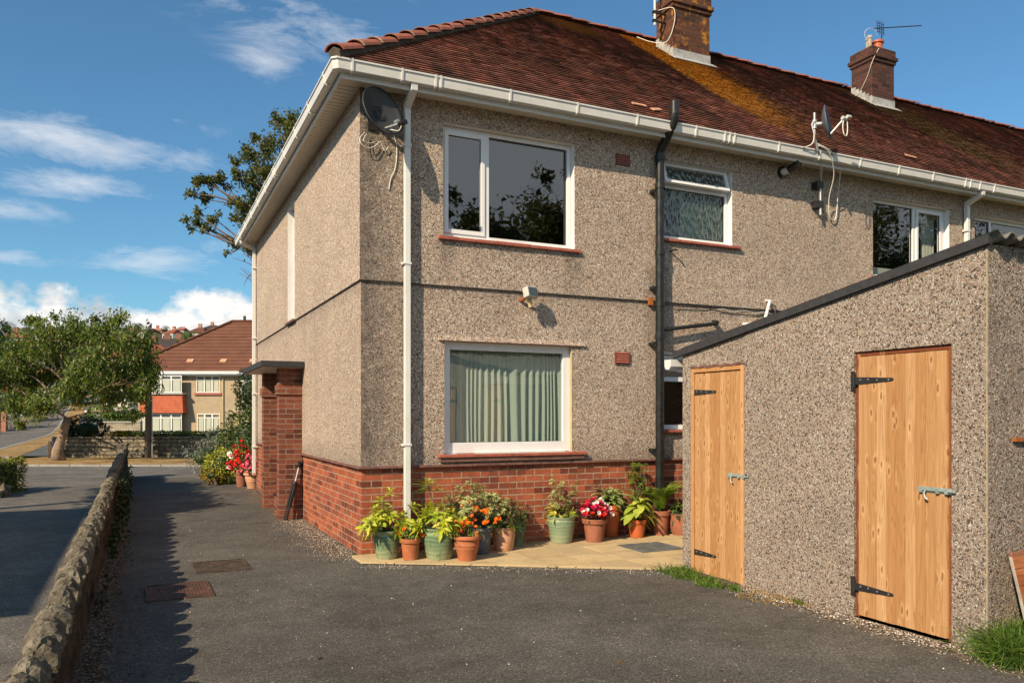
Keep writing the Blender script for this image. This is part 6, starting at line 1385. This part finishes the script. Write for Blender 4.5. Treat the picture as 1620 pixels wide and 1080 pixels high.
# ------------------------------------------------------------ house across the road
HB = thing('facing_house', 'rendered house with brown tiled hip roof and red tile-hung bay across the road', 'house', tuple(at(320, 55)))
D = 55.0; s_ = D / F
MH = Matrix.Translation(at(810, D)) @ Matrix.Rotation(-YAW, 4, 'Z')
def hu(px): return (px - 810) * s_
def hz(py): return CAM.z + (657 - py) * s_
def hb(name, mat, boxes, parent=HB, **k):
    m_ = MB()
    for b in boxes: m_.box(hu(b[0]), hu(b[1]), b[2], b[3], hz(b[5]), hz(b[4]), MH)
    return m_.build(name, mat, parent, **k)
m_ = MB(); 
wl = hb('wall', 'render_tan', [(218, 560, 0, 8.0, 592, 716)])
m_ = MB(); ez, rz_ = hz(588), hz(509); x0, x1 = hu(188), hu(580); Z = lambda x, y, z: tuple(MH @ Vector((x, y, z))); apx = hu(333); RY = 4.3
m_.quad(Z(x0, -.4, ez), Z(x1, -.4, ez), Z(x1, RY, rz_ + .5), Z(apx, RY, rz_ + .5)); m_.quad(Z(x0, 8.6, ez), Z(x0, -.4, ez), Z(apx, RY, rz_ + .5)); m_.quad(Z(x1, 8.6, ez), Z(x0, 8.6, ez), Z(apx, RY, rz_ + .5), Z(x1, RY, rz_ + .5)); m_.quad(Z(x0, -.4, ez - .01), Z(x0, 8.6, ez - .01), Z(x1, 8.6, ez - .01), Z(x1, -.4, ez - .01)); rfb = m_.build('roof', 'roof_brown', HB)
m_ = MB(); m_.tube([Z(x0, -.4, ez + .05), Z(apx, RY, rz_ + .55)], .12, 6); m_.tube([Z(apx, RY, rz_ + .55), Z(x1, RY, rz_ + .55)], .12, 6); m_.build('ridge_tiles', 'roof_brown', rfb)
for px in (296, 349, 396):
    m_ = MB(); M = MH @ Matrix.Translation((hu(px), .55, ez + .78)) @ Matrix.Rotation(R_(36), 4, 'X'); m_.box(-.22, .22, -.2, .2, 0, .08, M); m_.build('vent_tile', 'terracotta_pale', rfb)
hb('gutter', 'upvc_white', [(205, 560, -.52, -.40, 587.5, 592)]); hb('fascia', 'upvc_white', [(205, 560, -.39, -.02, 592.5, 594.5)])
def fwin(px0, px1, py0, py1, ym, cols, top, label=None):
    f = MB(); u0, u1 = hu(px0), hu(px1); z0, z1 = hz(py1), hz(py0); zt_ = z1 - (z1 - z0) * top; t_ = .05
    f.box(u0, u1, ym, ym + .06, z0, z0 + .07, MH); f.box(u0, u1, ym, ym + .06, z1 - .06, z1, MH)
    for k in range(cols + 1): u = u0 + (u1 - u0) * k / cols; f.box(u - .05 if k else u, u + .05 if k < cols else u, ym, ym + .06, z0 + .07, z1 - .06, MH)
    f.box(u0 + .05, u1 - .05, ym + .002, ym + .058, zt_ - .04, zt_ + .03, MH); w_ = f.build('window', 'upvc_white', HB, label=label)
    for k in range(cols):
        ua, ub = u0 + (u1 - u0) * k / cols + .05, u0 + (u1 - u0) * (k + 1) / cols - .05; g_ = MB(); g_.box(ua, ub, ym + .03, ym + .04, z0 + .07, zt_ - .04, MH); g_.box(ua, ub, ym + .03, ym + .04, zt_ + .03, z1 - .06, MH); g_.build('pane', 'glass_far', w_)
        bl = MB(); bl.box(ua + .06, ub - .06, ym + .027, ym + .0295, z0 + .09, zt_ - .05, MH); bl.build('blind', 'blind_pale', w_)
    return w_
fwin(311, 348, 594.5, 621, -.03, 3, .24, 'upper window right of the bay'); fwin(312, 348, 654, 686, -.03, 3, .20, 'lower window right of the bay')
hb('bay', 'render_tan', [(236, 290, -.55, 0, 686, 712)]); hb('bay_top', 'lead', [(236, 296, -.75, 0, 621, 624)])
fwin(228, 293, 594.5, 621, -.60, 4, .24, 'upper bay window'); fwin(228, 293, 654, 686, -.60, 4, .20, 'lower bay window')
m_ = MB(); za, zb = hz(624), hz(653); m_.quad(Z(hu(230), -.62, za), Z(hu(294), -.62, za), Z(hu(297), -.8, zb), Z(hu(228), -.8, zb)); m_.quad(Z(hu(294), -.62, za), Z(hu(294), 0, za), Z(hu(297), 0, zb), Z(hu(297), -.8, zb)); m_.quad(Z(hu(230), 0, za), Z(hu(230), -.62, za), Z(hu(228), -.8, zb), Z(hu(228), 0, zb)); m_.quad(Z(hu(228), -.8, zb), Z(hu(297), -.8, zb), Z(hu(297), 0, zb), Z(hu(228), 0, zb)); m_.build('tile_hanging', 'bay_tiles', HB)
hb('sill', 'sill_tile', [(308, 351, -.12, 0, 621.5, 624.5)]); hb('sill', 'sill_tile', [(379, 392, -.12, 0, 621.5, 624.5)]); hb('downpipe', 'reveal_tan', [(352.5, 354, -.1, 0, 596, 712)]); hb('downpipe', 'reveal_tan', [(377.5, 379, -.1, 0, 596, 712)])
fwin(381, 400, 596, 621, -.03, 2, .24, 'upper window nearest the downpipe')
m_ = MB(); m_.tube([Z(hu(354), RY, rz_ + .5), Z(hu(354), RY, rz_ + .95)], .1, 8); m_.build('roof_finial', 'dark_metal', HB)

# ------------------------------------------------------------ houses up the hillside
def hillhouse(px, pyE, pyR, D, wpx, wallm, roofm, label, dep=7, win=2, chim=True, turn=0.0, gable=False):
    s_ = D / F; q = at(px, D); g0_ = hgt(D); ze = CAM.z + (657 - pyE) * s_; zr = CAM.z + (657 - pyR) * s_; w_ = wpx * s_ / 2
    base = min(g0_ - 2, ze - 5.0); root = thing('hillside_house', label, 'house', (q.x, q.y, g0_), 'houses on the hillside beyond the trees'); M = Matrix.Translation((q.x, q.y, 0)) @ Matrix.Rotation(-YAW + turn, 4, 'Z')
    m_ = MB(); m_.box(-w_, w_, 0, dep, base, ze, M); m_.build('wall', wallm, root)
    m_ = MB(); o_ = .35; hx = 0 if gable else min(w_ * .75, dep * .5); A = [M @ Vector(p) for p in ((-w_ - o_, -o_, ze), (w_ + o_, -o_, ze), (w_ + o_, dep + o_, ze), (-w_ - o_, dep + o_, ze), (-w_ - o_ + hx, dep / 2, zr), (w_ + o_ - hx, dep / 2, zr))]
    m_.add(A, [(0, 1, 5, 4), (1, 2, 5), (2, 3, 4, 5), (3, 0, 4), (3, 2, 1, 0)]); rf = m_.build('roof', roofm, root)
    if chim: m_ = MB(); m_.box(-w_ * .3, -w_ * .3 + .8, dep * .45, dep * .45 + .6, zr - 1.2, zr + .9, M); m_.build('chimney', 'brick_far', rf)
    for k in range(win):
        u = -w_ + (2 * w_) * (k + .5) / win; zc = ze - 1.0; m_ = MB(); m_.box(u - .75, u + .75, -.06, 0.0, zc - .65, zc + .6, M); wn_ = m_.build('window', 'upvc_white', root); g_ = MB(); g_.box(u - .65, u - .05, -.08, -.062, zc - .55, zc + .5, M); g_.box(u + .05, u + .65, -.08, -.062, zc - .55, zc + .5, M); g_.build('pane', 'glass_far', wn_)
hillhouse(309, 526, 515.5, 190, 25, 'render_cream', 'roof_brown', 'brown-roofed house with two white windows highest above the main roof slope')
hillhouse(330, 520.5, 512, 215, 26, 'render_white', 'roof_slate', 'white-walled house with grey-brown roof on the skyline behind the brown-roofed one')
hillhouse(345, 520, 513, 225, 20, 'render_white', 'steel_blue', 'grey-roofed house at the right end of the skyline', chim=False)
hillhouse(252, 566, 538, 92, 44, 'render_tan', 'roof_red', 'steep red-roofed house just right of the pole', dep=9, turn=.6)
hillhouse(270, 554, 531, 115, 36, 'render_tan', 'roof_slate', 'dark slate roof between the red roof and the brown main roof', dep=9, turn=.5)
hillhouse(283, 546, 532, 140, 26, 'render_tan', 'roof_brown', 'small brown roof half hidden behind the slate one', dep=8, turn=.4)
hillhouse(212, 548, 530, 120, 30, 'render_tan', 'roof_slate', 'dark slate roof left of the pole behind the street tree', dep=8, turn=.5)
cols = ['roof_orange', 'roof_brown', 'roof_red', 'roof_slate']; wl_ = ['render_cream', 'render_tan', 'render_white']
spots = [(22, 534, 522, 150, 30), (62, 538, 527, 160, 28), (106, 534, 523, 165, 22), (140, 545, 534, 130, 26), (165, 541, 531, 150, 20), (190, 535, 525, 190, 24), (30, 560, 545, 110, 34), (85, 562, 548, 105, 34), (130, 566, 552, 100, 32), (175, 565, 550, 98, 30), (0, 590, 568, 84, 40), (60, 592, 572, 84, 40), (110, 596, 576, 120, 36), (155, 596, 576, 118, 34), (10, 620, 598, 76, 44), (192, 612, 596, 80, 26), (228, 524, 517, 240, 18), (205, 524, 517, 250, 16), (245, 523, 517, 255, 20), (182, 523, 517, 245, 18), (265, 527, 519, 230, 18), (283, 522, 515, 250, 14), (150, 524, 517, 250, 18), (120, 523, 516, 240, 18), (75, 522, 515, 240, 20), (40, 523, 516, 245, 20)]
LAB = ['orange-roofed cream house, first from the left in the top row behind the street tree', 'dark-roofed tan house, second from the left in the top row behind the street tree', 'orange-roofed white house, third from the left in the top row behind the street tree', 'orange-roofed cream house, fourth from the left in the top row behind the street tree', 'brown-roofed tan house, fifth from the left in the top row behind the street tree', 'orange-roofed white house, sixth from the left in the top row behind the street tree', 'orange-roofed cream house, first from the left in the middle row behind the street tree', 'dark-roofed tan house, second from the left in the middle row behind the street tree', 'red-roofed white house, third from the left in the middle row behind the street tree', 'red-roofed cream house, fourth from the left in the middle row behind the street tree', 'brown-roofed tan house, first from the left in the lowest row behind the street tree', 'orange-roofed white house, third from the left in the lowest row behind the street tree', 'orange-roofed cream house, fourth from the left in the lowest row behind the street tree', 'dark-roofed tan house, fifth from the left in the lowest row behind the street tree', 'red-roofed white house, second from the left in the lowest row behind the street tree', 'red-roofed cream house, sixth from the left in the lowest row behind the street tree', 'brown-roofed tan house, seventh from the left in the skyline row behind the street tree', 'orange-roofed white house, sixth from the left in the skyline row behind the street tree', 'orange-roofed cream house, eighth from the left in the skyline row behind the street tree', 'dark-roofed tan house, fifth from the left in the skyline row behind the street tree', 'red-roofed white house, ninth from the left in the skyline row behind the street tree', 'red-roofed cream house, tenth from the left in the skyline row behind the street tree', 'brown-roofed tan house, fourth from the left in the skyline row behind the street tree', 'orange-roofed white house, third from the left in the skyline row behind the street tree', 'orange-roofed cream house, second from the left in the skyline row behind the street tree', 'dark-roofed tan house, first from the left in the skyline row behind the street tree']
for i, (px, pe, pr, D_, wp) in enumerate(spots):
    rm = cols[(i * 7 + (i // 3)) % 4] if i not in (0, 2, 3) else 'roof_orange'; wm_ = wl_[i % 3]
    lab = LAB[i]
    hillhouse(px, pe, pr, D_, wp, wm_, rm, lab, turn=rng.uniform(-.5, .6), chim=i % 2 == 0)
for i, (px, py, r, D_, m_, lab) in enumerate(((292, 536, 9, 150, 'leaf_green', 'bright green garden tree below the two skyline houses'), (278, 543, 8, 140, 'leaf_green', 'small green bush among the dark roofs'), (240, 535, 10, 130, 'leaf_hedge', 'olive tree top just right of the pole'), (300, 530, 7, 170, 'leaf_green', 'round green tree touching the brown-roofed skyline house'), (262, 521, 6, 240, 'leaf_dark', 'dark tree clump on the skyline right of the pole'), (218, 520, 9, 250, 'leaf_dark', 'dark wood on the skyline left of the pole'), (10, 520, 12, 170, 'leaf_dark', 'dark tree on the skyline at the left edge'), (100, 570, 14, 88, 'leaf_dark', 'dark tree behind the centre of the street tree'), (50, 610, 14, 78, 'leaf_dark', 'dark garden tree behind the lower left of the street tree'), (170, 585, 14, 84, 'leaf_hedge', 'olive garden tree behind the right of the street tree'))):
    r_ = r * D_ / F; bush('hillside_tree', lab, (*at(px, D_)[:2], zat(py, D_)), r_ * 1.1, r_, r_, 900, r_ * .16, m_, cat='tree', group='trees among the hillside houses')

# parked cars up the main road
def car(px, D, label, mat, heading):
    q = at(px, D); g = hgt(D) + .02; root = thing('parked_car', label, 'car', (q.x, q.y, g), 'cars parked up the main road'); M = Matrix.Translation((q.x, q.y, g)) @ Matrix.Rotation(heading, 4, 'Z')
    body = MB(); pr = [(-2.0, .25), (2.0, .25), (2.08, .5), (2.0, .78), (1.15, .92), (.55, 1.38), (-1.0, 1.42), (-1.75, .98), (-2.05, .85)]
    for w0, w1 in (((-.84), (.84)),): body.prism(pr, w0, w1, 'y')
    body.v = [tuple(M @ Vector(v)) for v in body.v]; bo = body.build('body', mat, root, bevel=.05)
    gl = MB(); gp = [(1.0, .96), (.52, 1.33), (-.95, 1.36), (-1.55, .98)]; gl.prism(gp, -.85, .85, 'y'); gl.v = [tuple(M @ Vector(v)) for v in gl.v]; gl.build('side_windows', 'glass_far', root)
    for x in (-1.25, 1.25):
        for y in (-.8, .8): w_ = MB(); w_.tube([M @ Vector((x, y - .1, .32)), M @ Vector((x, y + .1, .32))], .32, 16); wh = w_.build('wheel', 'rubber', root); h = MB(); h.tube([M @ Vector((x, y - .115, .32)), M @ Vector((x, y + .115, .32))], .19, 12); h.build('rim', 'galvanised', wh)
    for y in (-.6, .6): h = MB(); h.box(2.0, 2.07, y - .18, y + .18, .6, .74, M); h.build('headlight', 'lamp_body', root)
car(141, 86, 'small teal car parked up the road behind the street tree', 'car_paint', -YAW + .6)
car(158, 88, 'dark car parked behind the teal one', 'black_plastic', -YAW + .6)

# next-door bungalow (left of the view; its shadow lies on the neighbour's drive)
nb = thing('neighbour_bungalow', 'rendered bungalow with hipped roof next door, left of the view, shading the other drive', 'house', (-11, 0, 0))
mb = MB(); mb.box(-15.6, -7.75, -3.6, 3.6, -.1, 3.55); mb.build('wall', 'render_tan', nb)
mb = MB(); mb.add([(-15.9, -3.9, 3.5), (-7.45, -3.9, 3.5), (-7.45, 3.9, 3.5), (-15.9, 3.9, 3.5), (-12.4, 0, 5.0), (-11.2, 0, 5.0)], [(0, 1, 5, 4), (1, 2, 5), (2, 3, 4, 5), (3, 0, 4), (3, 2, 1, 0)]); mb.build('roof', 'roof_brown', nb)
mb = MB(); mb.box(-7.745, -7.70, -1.2, .6, 1.0, 2.2); w_ = mb.build('window', 'upvc_white', nb); mb = MB(); mb.box(-7.70, -7.69, -1.1, .5, 1.1, 2.1); mb.build('pane', 'glass_far', w_)
